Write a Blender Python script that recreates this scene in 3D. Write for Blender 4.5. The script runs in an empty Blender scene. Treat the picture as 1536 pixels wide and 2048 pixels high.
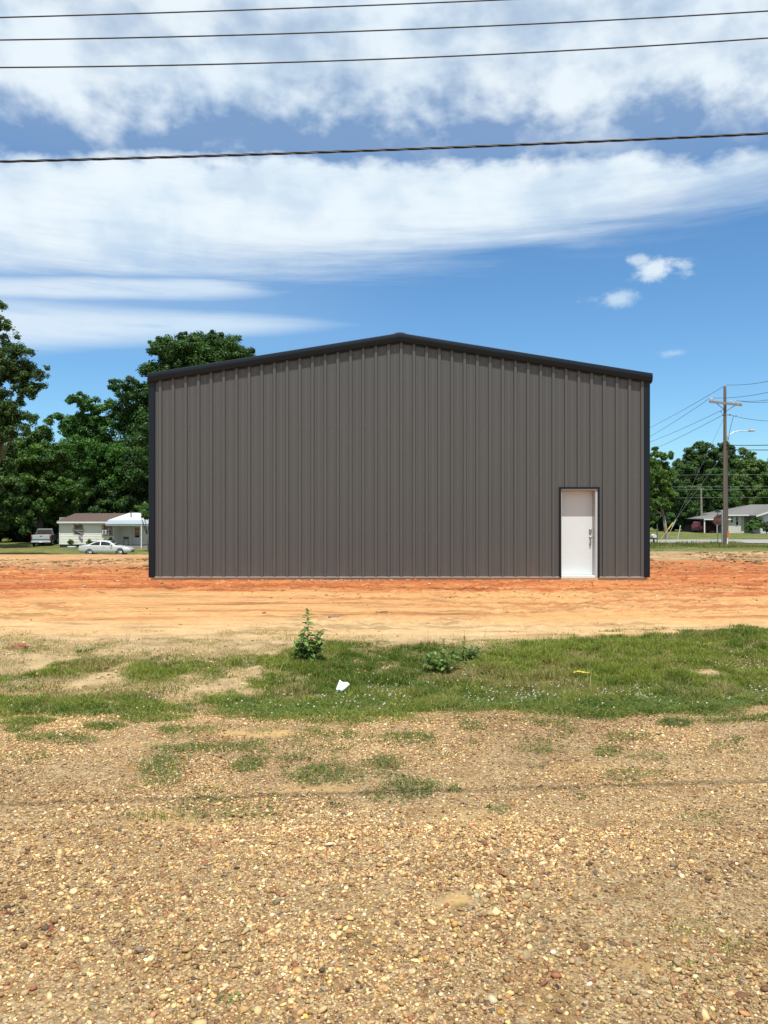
import bpy, math, random
import numpy as np
from math import radians as R, sin, cos, pi, tan, atan, atan2, sqrt
from mathutils import Vector, Matrix
random.seed(7)
C = bpy.context.scene.collection
F = 1538.0          # focal length in pixels of the 1536-wide photograph
EYE = 1.6

# ------------------------------------------------------------------ camera
cd = bpy.data.cameras.new('camera'); cam = bpy.data.objects.new('camera', cd); C.objects.link(cam)
cam.location = (0, 0, EYE); cam.rotation_euler = (R(90), 0, 0)
cd.sensor_fit = 'HORIZONTAL'; cd.sensor_width = 36.0; cd.lens = 36.0 * F / 1536
cd.clip_start = 0.05; cd.clip_end = 6000
bpy.context.scene.camera = cam
sc = bpy.context.scene
sc.view_settings.view_transform = 'Standard'; sc.view_settings.look = 'None'
sc.view_settings.exposure = 0.42; sc.view_settings.gamma = 1.0

# ------------------------------------------------------------------ sun
SUN_EL, SUN_AZ = 69.0, 3.0     # azimuth: direction it comes from, measured from behind the camera, negative = left
sd = bpy.data.lights.new('sun', 'SUN'); sd.energy = 5.0; sd.angle = R(0.53); sd.color = (1.0, 0.965, 0.9)
so = bpy.data.objects.new('sun', sd); C.objects.link(so); so.location = (-10, -10, 40)
frm = Vector((sin(R(SUN_AZ)) * cos(R(SUN_EL)), -cos(R(SUN_AZ)) * cos(R(SUN_EL)), sin(R(SUN_EL))))
so.rotation_euler = (-frm).to_track_quat('-Z', 'Y').to_euler()

# ------------------------------------------------------------------ world: sky with clouds
w = bpy.data.worlds.new('World'); sc.world = w; w.use_nodes = True
wt = w.node_tree; wt.nodes.clear()
class E:
    """tiny expression wrapper for math nodes"""
    def __init__(s, sock, nt): s.s = sock; s.nt = nt
    def _m(s, op, *o, clamp=False):
        n = s.nt.nodes.new('ShaderNodeMath'); n.operation = op; n.use_clamp = clamp
        for i, a in enumerate((s,) + o):
            if isinstance(a, E): s.nt.links.new(a.s, n.inputs[i])
            else: n.inputs[i].default_value = a
        return E(n.outputs[0], s.nt)
    def __add__(s, o): return s._m('ADD', o)
    def __radd__(s, o): return s._m('ADD', o)
    def __sub__(s, o): return s._m('SUBTRACT', o)
    def __rsub__(s, o): return (s * -1.0) + o
    def __mul__(s, o): return s._m('MULTIPLY', o)
    def __rmul__(s, o): return s._m('MULTIPLY', o)
    def __truediv__(s, o): return s._m('DIVIDE', o)
    def f(s, op, *o): return s._m(op, *o)
    def clamp(s): return s._m('ADD', 0.0, clamp=True)
    def ss(s, a, b):
        n = s.nt.nodes.new('ShaderNodeMapRange'); n.interpolation_type = 'SMOOTHSTEP'
        s.nt.links.new(s.s, n.inputs[0])
        for i, v in ((1, a), (2, b)):
            if isinstance(v, E): s.nt.links.new(v.s, n.inputs[i])
            else: n.inputs[i].default_value = v
        n.inputs[3].default_value = 0; n.inputs[4].default_value = 1
        return E(n.outputs[0], s.nt)
def comb(nt, x, y, z=0.0):
    n = nt.nodes.new('ShaderNodeCombineXYZ')
    for i, v in enumerate((x, y, z)):
        if isinstance(v, E): nt.links.new(v.s, n.inputs[i])
        else: n.inputs[i].default_value = v
    return n.outputs[0]
def noise(nt, vec, scale, detail=4, rough=.55, dist=0.0, lac=2.0):
    n = nt.nodes.new('ShaderNodeTexNoise'); n.inputs['Scale'].default_value = scale
    n.inputs['Detail'].default_value = detail; n.inputs['Roughness'].default_value = rough
    n.inputs['Distortion'].default_value = dist; n.inputs['Lacunarity'].default_value = lac
    if vec is not None: nt.links.new(vec, n.inputs['Vector'])
    return E(n.outputs[0], nt)
tc = wt.nodes.new('ShaderNodeTexCoord'); sp = wt.nodes.new('ShaderNodeSeparateXYZ')
wt.links.new(tc.outputs['Generated'], sp.inputs[0])
X, Y, Z = (E(sp.outputs[i], wt) for i in range(3))
A = X.f('ARCTAN2', Y)
rr = (X * X + Y * Y).f('SQRT').f('MAXIMUM', 0.02)
V = (Z / rr).f('MINIMUM', 4.0)
cA = A.f('COSINE')
# noises in azimuth / elevation
nbig = noise(wt, comb(wt, A * 1.0, V * 1.6, 3.1), 4.2, 5, .55)
nbil = noise(wt, comb(wt, A, V * 1.4, 7.7), 15.0, 6, .5)
nfing = noise(wt, comb(wt, A + V * 0.25, V * 0.75, 1.3), 9.0, 6, .54, .2)
nfine = noise(wt, comb(wt, A, V * 1.3, 5.5), 34.0, 6, .6)
nstr = noise(wt, comb(wt, A * 0.33 - V * .1, V * 3.4, 9.2), 9.0, 6, .6, .3)
nstrf = noise(wt, comb(wt, A * .4, V * 4.0, 2.2), 24.0, 5, .6, .2)
A2 = A * A
# upper bank
low_u = 0.487 + A * 0.020 - A2 * 0.19
ub = (V + (nfing - .5) * 0.15 + (nbil - .5) * .15 + (nfine - .5) * 0.035 - low_u)
hole = ((nfing * .55 + nbil * .45)).ss(0.34, 0.62)
upper = ub.ss(-0.03, 0.075) * (0.52 + hole * .44)
thin = V.ss(.40, .47) * (nfing * .6 + nbil * .4).ss(.40, .66) * (A.ss(-.35, .35) * .40 + .15)
veil2 = (V.ss(.34, .5) * .17).f('MAXIMUM', thin)
# middle bank
up_m = 0.468 - A2 * 0.20
lo_m = 0.327 + A * 0.098 - A2 * 0.01
dtop = up_m - V + (nbil - .5) * 0.070 + (nfine - .5) * 0.018
dlow = V - lo_m + (nstr - .5) * 0.11
soft_top = dtop.ss(-0.004, 0.024)
mid = soft_top * dlow.ss(-0.035, 0.055) * (0.86 + nstrf * .28).clamp()
tail = 1.0 - A.ss(0.38, 0.60) * .5
mid = mid * tail * (0.80 + (nbil * .5 + nbig * .5).ss(.36, .58) * .18)
# two thin streak bands
c3 = cA * 0.2905 + A * 0.0
d3 = (V - c3 + (nstr - .5) * .02).f('ABSOLUTE')
b3 = (1.0 - d3.ss(0.004, 0.022)) * (1.0 - (A + (nstr - .5) * .25).ss(-0.26, -0.10)) * (nstrf.ss(.15, .5) * .35 + .6)
hw = ((A * -1.0 + 0.01) * 0.07).clamp() + 0.005
d4 = (V - cA * 0.2445 + (nstr - .5) * .02).f('ABSOLUTE')
b4 = (1.0 - d4.ss(hw * .15, hw * 1.25)) * (1.0 - (A + (nstr - .5) * .2).ss(-0.22, 0.0)) * (nstrf.ss(.15, .5) * .35 + .6)
veil = (1.0 - A.ss(-.45, .1)) * (1.0 - (V - .27).f('ABSOLUTE').ss(.02, .09)) * .22
def blob(px, py, rx, ry, k, amp):
    a = atan((px - 768) / F); v = (1024 - py) / F * cos(a)
    u1 = (A - a) * (F / rx); v1 = (V - v) * (F / ry)
    d = (u1 * u1 + v1 * v1).f('SQRT') + (nfine - .5) * 2.6 + (nbil - .5) * 1.2
    return (1.0 - d.ss(k, 1.25)) * amp
small = blob(1312, 541, 56, 23, .10, .85).f('MAXIMUM', blob(1276, 520, 24, 15, .3, .6)).f('MAXIMUM', blob(1360, 530, 34, 11, .2, .6)) \
    .f('MAXIMUM', blob(1230, 597, 44, 17, .1, .62)).f('MAXIMUM', blob(1350, 706, 26, 9, .0, .5))
mask = upper.f('MAXIMUM', mid).f('MAXIMUM', b3 * .8).f('MAXIMUM', b4 * .8).f('MAXIMUM', small).f('MAXIMUM', veil).f('MAXIMUM', veil2)
mask = mask.clamp() * Z.ss(0.0, 0.05)
sky = wt.nodes.new('ShaderNodeTexSky'); sky.sky_type = 'NISHITA'; sky.sun_disc = False
sky.sun_elevation = R(SUN_EL); sky.sun_rotation = R(180 - SUN_AZ)
sky.air_density = 1.0; sky.dust_density = 0.25; sky.ozone_density = 3.2; sky.altitude = 0
tint = wt.nodes.new('ShaderNodeMix'); tint.data_type = 'RGBA'; tint.blend_type = 'MULTIPLY'; tint.inputs[0].default_value = 1
wt.links.new(sky.outputs[0], tint.inputs[6]); tint.inputs[7].default_value = (0.84, 1.22, 1.42, 1)
shade = (nbig * .45 + nbil * .3 + nfing * .25).ss(0.40, 0.60)
cr = wt.nodes.new('ShaderNodeMix'); cr.data_type = 'RGBA'
wt.links.new(shade.s, cr.inputs[0]); cr.inputs[6].default_value = (7.2, 8.5, 9.5, 1); cr.inputs[7].default_value = (8.3, 9.15, 9.7, 1)
mx = wt.nodes.new('ShaderNodeMix'); mx.data_type = 'RGBA'
wt.links.new(mask.s, mx.inputs[0]); wt.links.new(tint.outputs[2], mx.inputs[6]); wt.links.new(cr.outputs[2], mx.inputs[7])
bg = wt.nodes.new('ShaderNodeBackground'); bg.inputs['Strength'].default_value = 0.078
ow = wt.nodes.new('ShaderNodeOutputWorld')
wt.links.new(mx.outputs[2], bg.inputs[0]); wt.links.new(bg.outputs[0], ow.inputs[0])

# ------------------------------------------------------------------ helpers
def P(px, py, d):
    """point that stands at depth d (metres in front of the photographer)"""
    return Vector(((px - 768) / F * d, d, EYE - (py - 1024) / F * d))
def mat(name, col, rough=.7, metal=0.0, var=.12, vscale=6.0, bump=0.0, bscale=40.0, attr=None, trans=0.0, spec=.5, stretch=None, coat=0.0):
    m = bpy.data.materials.new(name); m.use_nodes = True; nt = m.node_tree
    b = nt.nodes['Principled BSDF']; b.inputs['Roughness'].default_value = rough; b.inputs['Metallic'].default_value = metal
    b.inputs['Specular IOR Level'].default_value = spec
    b.inputs['Coat Weight'].default_value = coat
    t = nt.nodes.new('ShaderNodeTexCoord'); vec = t.outputs['Object']
    if stretch:
        mp = nt.nodes.new('ShaderNodeMapping'); mp.inputs['Scale'].default_value = stretch
        nt.links.new(vec, mp.inputs[0]); vec = mp.outputs[0]
    n = noise(nt, vec, vscale, 6, .6)
    k = (n - .5) * (2 * var) + 1.0
    mul = nt.nodes.new('ShaderNodeMix'); mul.data_type = 'RGBA'; mul.blend_type = 'MULTIPLY'; mul.inputs[0].default_value = 1
    if attr:
        a = nt.nodes.new('ShaderNodeAttribute'); a.attribute_name = attr; nt.links.new(a.outputs['Color'], mul.inputs[6])
    else: mul.inputs[6].default_value = (*col, 1)
    cm = comb(nt, k, k, k); nt.links.new(cm, mul.inputs[7])
    nt.links.new(mul.outputs[2], b.inputs['Base Color'])
    if bump:
        bn = nt.nodes.new('ShaderNodeBump'); bn.inputs['Strength'].default_value = bump; bn.inputs['Distance'].default_value = .01
        n2 = noise(nt, vec, bscale, 6, .6); nt.links.new(n2.s, bn.inputs['Height']); nt.links.new(bn.outputs[0], b.inputs['Normal'])
    if trans:
        tr = nt.nodes.new('ShaderNodeBsdfTranslucent'); ms = nt.nodes.new('ShaderNodeMixShader'); ms.inputs[0].default_value = trans
        t2 = nt.nodes.new('ShaderNodeMix'); t2.data_type = 'RGBA'; t2.blend_type = 'MULTIPLY'; t2.inputs[0].default_value = 1
        nt.links.new(mul.outputs[2], t2.inputs[6]); t2.inputs[7].default_value = (1.15, 1.6, .5, 1)
        nt.links.new(t2.outputs[2], tr.inputs[0])
        nt.links.new(b.outputs[0], ms.inputs[1]); nt.links.new(tr.outputs[0], ms.inputs[2])
        nt.links.new(ms.outputs[0], nt.nodes['Material Output'].inputs[0])
    return m
class MB:
    def __init__(s): s.v = []; s.f = []
    def add(s, vs, fs):
        o = len(s.v); s.v += [tuple(p) for p in vs]; s.f += [tuple(i + o for i in f) for f in fs]; return s
    def box(s, x0, x1, y0, y1, z0, z1):
        vs = [(x, y, z) for z in (z0, z1) for y in (y0, y1) for x in (x0, x1)]
        return s.add(vs, [(0, 2, 3, 1), (4, 5, 7, 6), (0, 1, 5, 4), (2, 6, 7, 3), (0, 4, 6, 2), (1, 3, 7, 5)])
    def bbox(s, x0, x1, y0, y1, z0, z1, b=.01):
        """box with chamfered vertical & top edges"""
        vs = []; fs = []
        rings = [(z0, b), (z0 + b, 0), (z1 - b, 0), (z1, b)]
        for z, i in rings:
            xs0, xs1, ys0, ys1 = x0 + i, x1 - i, y0 + i, y1 - i
            vs += [(xs0 + b, ys0, z), (xs1 - b, ys0, z), (xs1, ys0 + b, z), (xs1, ys1 - b, z), (xs1 - b, ys1, z), (xs0 + b, ys1, z), (xs0, ys1 - b, z), (xs0, ys0 + b, z)]
        for r in range(3):
            for k in range(8): fs.append((r * 8 + k, r * 8 + (k + 1) % 8, r * 8 + 8 + (k + 1) % 8, r * 8 + 8 + k))
        fs.append(tuple(range(7, -1, -1))); fs.append(tuple(range(24, 32)))
        return s.add(vs, fs)
    def tube(s, pts, rad, n=8, cap=True):
        pts = [Vector(p) for p in pts]
        if not hasattr(rad, '__len__'): rad = [rad] * len(pts)
        vs = []; fs = []; up = None
        for i, p in enumerate(pts):
            d = (pts[min(i + 1, len(pts) - 1)] - pts[max(i - 1, 0)]).normalized()
            if up is None: up = Vector((0, 0, 1)) if abs(d.z) < .9 else Vector((1, 0, 0))
            a = d.cross(up).normalized(); b = a.cross(d).normalized(); up = b
            for k in range(n):
                t = 2 * pi * k / n; vs.append(p + (a * cos(t) + b * sin(t)) * rad[i])
        for i in range(len(pts) - 1):
            for k in range(n): fs.append((i * n + k, i * n + (k + 1) % n, (i + 1) * n + (k + 1) % n, (i + 1) * n + k))
        if cap: fs.append(tuple(range(n - 1, -1, -1))); fs.append(tuple(range((len(pts) - 1) * n, len(pts) * n)))
        return s.add(vs, fs)
    def prism(s, poly, axis, a, b):
        """extrude a 2D polygon along axis from a to b"""
        def mk(u, v, t): return {'x': (t, u, v), 'y': (u, t, v), 'z': (u, v, t)}[axis]
        n = len(poly); vs = [mk(u, v, a) for u, v in poly] + [mk(u, v, b) for u, v in poly]
        fs = [(i, (i + 1) % n, n + (i + 1) % n, n + i) for i in range(n)] + [tuple(range(n - 1, -1, -1)), tuple(range(n, 2 * n))]
        return s.add(vs, fs)
    def slab(s, quad, th):
        """thick panel from a top polygon, extruded down along its normal"""
        q = [Vector(p) for p in quad]; n = (q[1] - q[0]).cross(q[2] - q[0]).normalized()
        if n.z < 0: n = -n
        m = len(q); vs = q + [p - n * th for p in q]
        fs = [tuple(range(m)), tuple(range(2 * m - 1, m - 1, -1))] + [(i, m + i, m + (i + 1) % m, (i + 1) % m) for i in range(m)]
        return s.add(vs, fs)
    def ball(s, c, r, n=8, sx=1, sy=1, sz=1):
        vs = []; fs = []; m = n // 2 + 1
        for i in range(m + 1):
            ph = pi * i / m
            for k in range(n): t = 2 * pi * k / n; vs.append((c[0] + r * sx * sin(ph) * cos(t), c[1] + r * sy * sin(ph) * sin(t), c[2] + r * sz * cos(ph)))
        for i in range(m):
            for k in range(n): fs.append((i * n + k, (i + 1) * n + k, (i + 1) * n + (k + 1) % n, i * n + (k + 1) % n))
        return s.add(vs, fs)
    def build(s, name, m, parent=None, smooth=False, angle=None):
        me = bpy.data.meshes.new(name); me.from_pydata(s.v, [], s.f); me.validate(); me.update()
        import bmesh
        bm = bmesh.new(); bm.from_mesh(me); bmesh.ops.recalc_face_normals(bm, faces=bm.faces); bm.to_mesh(me); bm.free()
        if smooth: me.polygons.foreach_set('use_smooth', [True] * len(me.polygons))
        if angle: me.set_sharp_from_angle(angle=R(angle))
        me.materials.append(m)
        o = bpy.data.objects.new(name, me); C.objects.link(o)
        if parent: o.parent = parent
        return o
def tag(o, label, cat, group=None, kind=None):
    if label: o['label'] = label
    if cat: o['category'] = cat
    if group: o['group'] = group
    if kind: o['kind'] = kind
    return o
def thing(name, label, cat, loc=(0, 0, 0), rz=0, group=None):
    o = bpy.data.objects.new(name, None); C.objects.link(o); o.location = loc; o.rotation_euler = (0, 0, rz); o.empty_display_size = .3
    return tag(o, label, cat, group)
def fast_mesh(name, v, f, m, cols=None, parent=None, smooth=False, k=None):
    """numpy mesh, f is (n,k)"""
    k = f.shape[1]; me = bpy.data.meshes.new(name)
    me.vertices.add(len(v)); me.vertices.foreach_set('co', np.ascontiguousarray(v, dtype=np.float32).ravel())
    me.loops.add(f.size); me.loops.foreach_set('vertex_index', np.ascontiguousarray(f, dtype=np.int32).ravel())
    me.polygons.add(len(f)); me.polygons.foreach_set('loop_start', np.arange(0, f.size, k, dtype=np.int32))
    me.polygons.foreach_set('loop_total', np.full(len(f), k, dtype=np.int32))
    if smooth: me.polygons.foreach_set('use_smooth', np.ones(len(f), dtype=bool))
    me.update(calc_edges=True)
    if cols is not None:
        a = me.color_attributes.new('Col', 'FLOAT_COLOR', 'POINT')
        c4 = np.ones((len(v), 4), dtype=np.float32); c4[:, :3] = cols; a.data.foreach_set('color', c4.ravel())
    me.materials.append(m); o = bpy.data.objects.new(name, me); C.objects.link(o)
    if parent: o.parent = parent
    return o
rng = np.random.default_rng(11)
def vnoise(x, y, seed=0):
    xi = np.floor(x).astype(np.int64); yi = np.floor(y).astype(np.int64); fx = x - xi; fy = y - yi
    fx = fx * fx * (3 - 2 * fx); fy = fy * fy * (3 - 2 * fy)
    def h(a, b):
        n = (a * 374761393 + b * 668265263 + seed * 974634777) & 0xffffffff
        n = ((n ^ (n >> 13)) * 1274126177) & 0xffffffff
        return ((n ^ (n >> 16)) & 0xffff) / 65535.0
    return (h(xi, yi) * (1 - fx) + h(xi + 1, yi) * fx) * (1 - fy) + (h(xi, yi + 1) * (1 - fx) + h(xi + 1, yi + 1) * fx) * fy
def fbm(x, y, o=4, seed=0, g=.5):
    s = np.zeros_like(x, dtype=float); a = 1.0; t = 0
    for i in range(o): s += a * vnoise(x * 2 ** i + 17.3 * i, y * 2 ** i - 9.1 * i, seed + i); t += a; a *= g
    return s / t
def sst(x, a, b):
    t = np.clip((x - a) / (b - a), 0, 1); return t * t * (3 - 2 * t)

# ------------------------------------------------------------------ terrain
YL = [-500, 18, 30, 45, 62, 66, 70, 76, 84, 100, 150, 3000]; ZL = [0, 0, -.47, -1.05, -1.85, -2.15, -2.32, -2.16, -2.02, -2.1, -2.1, -2.1]
YR = [-500, 18, 30, 40, 50, 60, 75, 85, 110, 150, 3000]; ZR = [0, 0, -.38, -.52, -.76, -1.0, -1.2, -1.35, -1.46, -1.5, -1.5]
WXL, WXR = -6.5, 7.2
def ground(x, y, fine=True):
    x = np.asarray(x, float); y = np.asarray(y, float)
    t = sst(x, -9, 9); z = np.interp(y, YL, ZL) * (1 - t) + np.interp(y, YR, ZR) * t
    # shallow swale under the green strip
    z = z - .07 * np.exp(-((y - 6.9 - .25 * np.sin(x * .5)) / .75) ** 2) + .05 * np.exp(-((y - 8.9) / .6) ** 2)
    z = z + (fbm(x * .35, y * .35, 3, 5) - .5) * .10 * sst(y, 3, 8) * (1 - .7 * sst(y, 15, 19) * (1 - sst(y, 19, 22)))
    if fine:
        d = sst(y, 9.6, 10.8) * (1 - sst(y, 58, 66)) 
        rut = np.abs(fbm(x * .22 + 3, y * 2.2 + .25 * np.sin(x * .4), 3, 21) - .5) * 2
        churn = np.clip(sst(fbm(x * .3, y * .55, 3, 33), .42, .62) + .8 * sst(y, 14.5, 16.5) * (1 - sst(y, 24, 30)), 0, 1.4) * d
        edge = 1 - .75 * np.exp(-((y - 18.2) / .5) ** 2) * (np.abs(x) < 7)
        clod = fbm(x * 5, y * 5, 3, 41, .6)
        z = z + d * edge * ((.5 - rut) * .06 + (clod - .5) * .085 * (.25 + churn) + (fbm(x * 14, y * 14, 2, 47) - .5) * .05 * churn)
        z = z + (fbm(x * 9, y * 9, 2, 51) - .5) * .014 * (1 - d)
        z = z - .045 * np.exp(-((y - 18.75) / .7) ** 2) * (x > WXL) * (x < WXR)
        g = sst(y, 5.8, 6.6) * (1 - sst(y, 9.5, 10.3)); z = z + g * (fbm(x * 3.5, y * 3.5, 3, 61) - .5) * .07
    return z
def gz(x, y): return float(ground(np.array([x]), np.array([y]))[0])
def rngsteps(segs):
    out = []
    for a, b, s in segs: out += list(np.arange(a, b, s))
    return np.array(out)
pos = rngsteps([(0, 7, .045), (7, 15, .09), (15, 50, .32), (50, 120, 2.0), (120, 400, 20), (400, 2000, 200)])
xs = np.concatenate([-pos[:0:-1], pos])
ys = rngsteps([(-400, -40, 40), (-40, 1.2, 2.0), (1.2, 10, .035), (10, 22, .05), (22, 50, .14), (50, 110, .6), (110, 300, 10), (300, 2400, 150)])
GX, GY = np.meshgrid(xs, ys)
gx = GX.ravel(); gy = GY.ravel(); gzv = ground(gx, gy)
def px_of(x, y): return 768 + x / np.maximum(y, .5) * F
def py_of(y, z=0.0): return 1024 + (EYE - z) * F / np.maximum(y, .5)

# --- vegetation density on the ground, given in ground coordinates
UPX = [-400, 0, 100, 300, 450, 560, 850, 1000, 1200, 1350, 1536, 1900]; UPY = [1298, 1300, 1306, 1318, 1306, 1300, 1292, 1302, 1276, 1268, 1262, 1262]
LOX = [-400, 0, 350, 420, 520, 700, 800, 900, 1000, 1200, 1400, 1536, 1900]; LOY = [1432, 1430, 1416, 1428, 1440, 1436, 1426, 1416, 1427, 1440, 1430, 1412, 1410]
PATCH = [(68, 1436, 52, 8, .9), (200, 1450, 34, 9, .8), (292, 1430, 64, 8, .9), (36, 1457, 22, 6, .7), (120, 1478, 55, 10, .5), (348, 1462, 26, 8, .8),
    (420, 1495, 105, 10, .95), (498, 1538, 30, 14, .8), (330, 1552, 50, 27, .75), (257, 1575, 22, 8, .4), (510, 1490, 30, 10, .7), (635, 1548, 78, 22, .95), (600, 1520, 50, 12, .7),
    (772, 1526, 46, 15, .8), (635, 1467, 14, 6, .6), (696, 1474, 12, 7, .6), (846, 1480, 42, 11, .55), (945, 1490, 28, 9, .6), (812, 1574, 44, 18, .75), (770, 1552, 16, 8, .5),
    (903, 1580, 14, 6, .6), (670, 1611, 14, 6, .5), (1083, 1505, 66, 13, .65), (1210, 1503, 34, 13, .75), (1080, 1448, 18, 6, .6), (1348, 1448, 26, 7, .7), (1472, 1483, 20, 7, .5),
    (1070, 1535, 26, 10, .5), (1140, 1468, 26, 9, .5), (1250, 1478, 40, 10, .4), (1480, 1440, 60, 10, .7), (1300, 1515, 40, 8, .35), (700, 1440, 90, 10, .6),
    (452, 2000, 13, 9, 1.0), (1348, 1995, 16, 12, .8), (1388, 1855, 34, 12, .45), (1468, 1890, 22, 14, .4), (1213, 1912, 20, 10, .3), (928, 1810, 22, 6, .5), (1113, 1995, 14, 9, .35),
    (818, 1915, 22, 9, .4), (240, 1930, 14, 8, .35), (350, 1860, 30, 8, .3), (700, 1875, 16, 8, .3), (245, 2000, 22, 8, .35), (1380, 1960, 70, 30, .16), (170, 2020, 15, 8, .3), (1000, 1620, 26, 8, .4), (1160, 1595, 18, 6, .4)]
def veg(x, y):
    px = px_of(x, y); py = py_of(y)
    up = np.interp(px, UPX, UPY); n = fbm(x * 2.2, y * 2.2, 4, 71); lo = np.interp(px, LOX, LOY) + (n - .5) * 44; up = up + (fbm(x * 3, y * 1.5, 3, 73) - .5) * 22; n2 = fbm(x * .9 + 5, y * 1.3, 3, 77)
    band = sst(py, up - 4, up + 14) * (1 - sst(py, lo - 8, lo + 8))
    left = 1 - sst(px, 380, 520)
    core = left * (np.exp(-((py - 1343) / 12) ** 2) * .95 + np.exp(-((py - 1402 + .0) / 19) ** 2) * 1.2 + .18) * sst(n2, .2, .45) + (1 - left) * (.80 + .20 * sst(py, 1330, 1380))
    dens = band * np.clip(core * 1.15, 0, 1) * sst(n + .19 * sst(px, 480, 800) + .08 * sst(py, 1360, 1385) - .16 * np.exp(-((px - 620) / 70) ** 2) * np.exp(-((py - 1350) / 14) ** 2) - .10 * np.exp(-((px - 1090) / 80) ** 2) * np.exp(-((py - 1350) / 14) ** 2) * 2, .31, .58)
    fringe = sst(py, up - 26, up) * (1 - sst(py, lo, lo + 22)) * sst(n, .58, .72) * .35
    p = np.zeros_like(px); PS = 1.22
    for cx, cy, rx, ry, a in PATCH:
        d = np.sqrt(((px - cx) / (rx * PS)) ** 2 + ((py - cy) / (ry * PS)) ** 2); p = np.maximum(p, a * (1 - sst(d + (n - .5) * 2.2, .40, 1.2)))
    spr = sst(fbm(x * 3, y * 3, 3, 91), .60, .76) * .30 * (py > 1440) * (py < 1650)
    return np.maximum(np.maximum(dens, fringe), np.maximum(p, spr))

# --- ground base colour
def ramp(t, a, b): t = t[:, None]; return a * (1 - t) + b * t
c_ = lambda *a: np.array(a)[None, :]
ORANGE, DEEP, TAN, PALE = c_(.48, .175, .058), c_(.38, .100, .032), c_(.54, .305, .132), c_(.55, .38, .205)
SOIL, YSAND, STRAW, LAWN, DRYL, BROWN = c_(.25, .16, .072), c_(.50, .335, .145), c_(.46, .34, .19), c_(.075, .12, .025), c_(.21, .175, .07), c_(.26, .16, .09)
N = len(gx)
px = px_of(gx, gy)
nA = fbm(gx * .25, gy * .8, 4, 101); nB = fbm(gx * .9, gy * 2.5, 4, 111); nC = fbm(gx * 4, gy * 6, 3, 121)
# dirt: orange near building fading to tan toward the camera
t = sst(gy + (nA - .5) * 4 + (nB - .5) * 2.2, 12.9, 16.6)
col = ramp(t, TAN, ORANGE)
t = (1 - sst(gy + (nB - .5) * 1.2 + (nA - .5) * 1.2, 10.2, 11.9)); col = ramp(t, col, PALE)
deep = sst(nB * .6 + nA * .4 + .13 * sst(gx, 5, 9) + .08 * sst(-gx, 4, 8) + .10 * np.exp(-((gy - 17.6) / 1.3) ** 2), .49, .64) * sst(gy, 13.5, 15.5)
col = ramp(deep * .85, col, DEEP)
nS = fbm(gx * .35 + 4, gy * 4.5 + .5 * np.sin(gx * .5), 4, 305, .62); nS2 = fbm(gx * .9, gy * 7, 3, 311, .6)
stk = sst(nS, .54, .68) * sst(nA, .38, .55) * (gy > 9.8); col = ramp(stk * .55, col, DEEP * .8)
stl = sst(1 - nS, .55, .70) * (gy > 9.8) * .5; col = ramp(stl, col, TAN * 1.08)
col = np.where((gy > 9.8)[:, None], col * (1 - .35 * sst(nS2, .58, .74))[:, None], col)
# beyond the wall line: left goes pale tan, with orange tongues, right stays red then brown
far_l = sst(gy + (nA - .5) * 9 - .5 * (gx + 12), 23, 31) * (1 - sst(gx, -4, 0)); col = ramp(far_l * (.35 + .6 * sst(nB, .4, .6)), col, c_(.46, .31, .165))
far_r = sst(gy + (nA - .5) * 8, 28, 34) * sst(gx, 0, 4); col = ramp(far_r, col, ramp(sst(nB, .35, .65), c_(.30, .195, .105), c_(.45, .32, .18)))
dgr = sst(nC * .5 + nA * .5, .52, .66) * sst(gy, 20, 30); col = ramp(dgr * .55, col, c_(.20, .16, .07))
gl = sst(gy + (nA - .5) * 6, 61, 64) * (1 - sst(gx, -8, 0)); gr = sst(gy + (nA - .5) * 5, 39.5, 43) * sst(gx, 0, 8)
gg = np.clip(gl + gr, 0, 1); col = ramp(gg, col, ramp(sst(nA * .5 + nC * .5, .40, .62), LAWN, DRYL * .8 + LAWN * .2))
col = ramp(sst(gy, 150, 260), col, LAWN)
# straw margin between sand and strip, soil under the strip, gravel in front
st = (1 - sst(gy + (nC - .5) * .8, 9.2, 9.9)); col = ramp(st, col, ramp(sst(nC, .4, .6), STRAW, c_(.32, .235, .13)))
gv = 1 - sst(gy + (nC - .5) * .5, 6.0, 6.5)
sandp = np.zeros(N)
for cx, cy, rx, ry, a in [(480, 1466, 110, 14, .9), (300, 1490, 120, 10, .6), (655, 1580, 110, 12, .7), (340, 1640, 130, 22, .75), (920, 1800, 52, 24, 1.0), (60, 1442, 120, 8, .8), (240, 1420, 90, 5, .6), (1180, 1540, 90, 14, .5), (950, 1640, 130, 26, .45), (1250, 1930, 110, 30, .45), (1300, 1560, 60, 8, .5), (560, 1700, 200, 18, .3), (130, 1690, 120, 18, .3), (880, 1830, 60, 24, .5)]:
    d = np.sqrt(((px - cx) / rx) ** 2 + ((py_of(gy) - cy) / ry) ** 2); sandp = np.maximum(sandp, a * (1 - sst(d + (nC - .5) * 1.3, .4, 1.15)))
col = ramp(gv, col, ramp(np.clip(sst(nA, .35, .65) * .5, 0, 1), SOIL, c_(.37, .24, .11)))
col = ramp(np.clip(sandp * 1.1, 0, 1) * (gy < 6.9), col, YSAND)
vg = veg(gx, gy) * (gy > 1.2) * (gy < 11); col = ramp(sst(vg, .05, .6) * .85, col, c_(.075, .085, .025))
col = np.clip(col * c_(.80, .78, .74) * (.93 + .14 * rng.random(N)[:, None]), 0, 1)
gravel_at = np.clip(gv * (1 - sandp) + .35 * (1 - gv) * (gy < 10) + .12, 0, 1) * (gy < 45)

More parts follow.
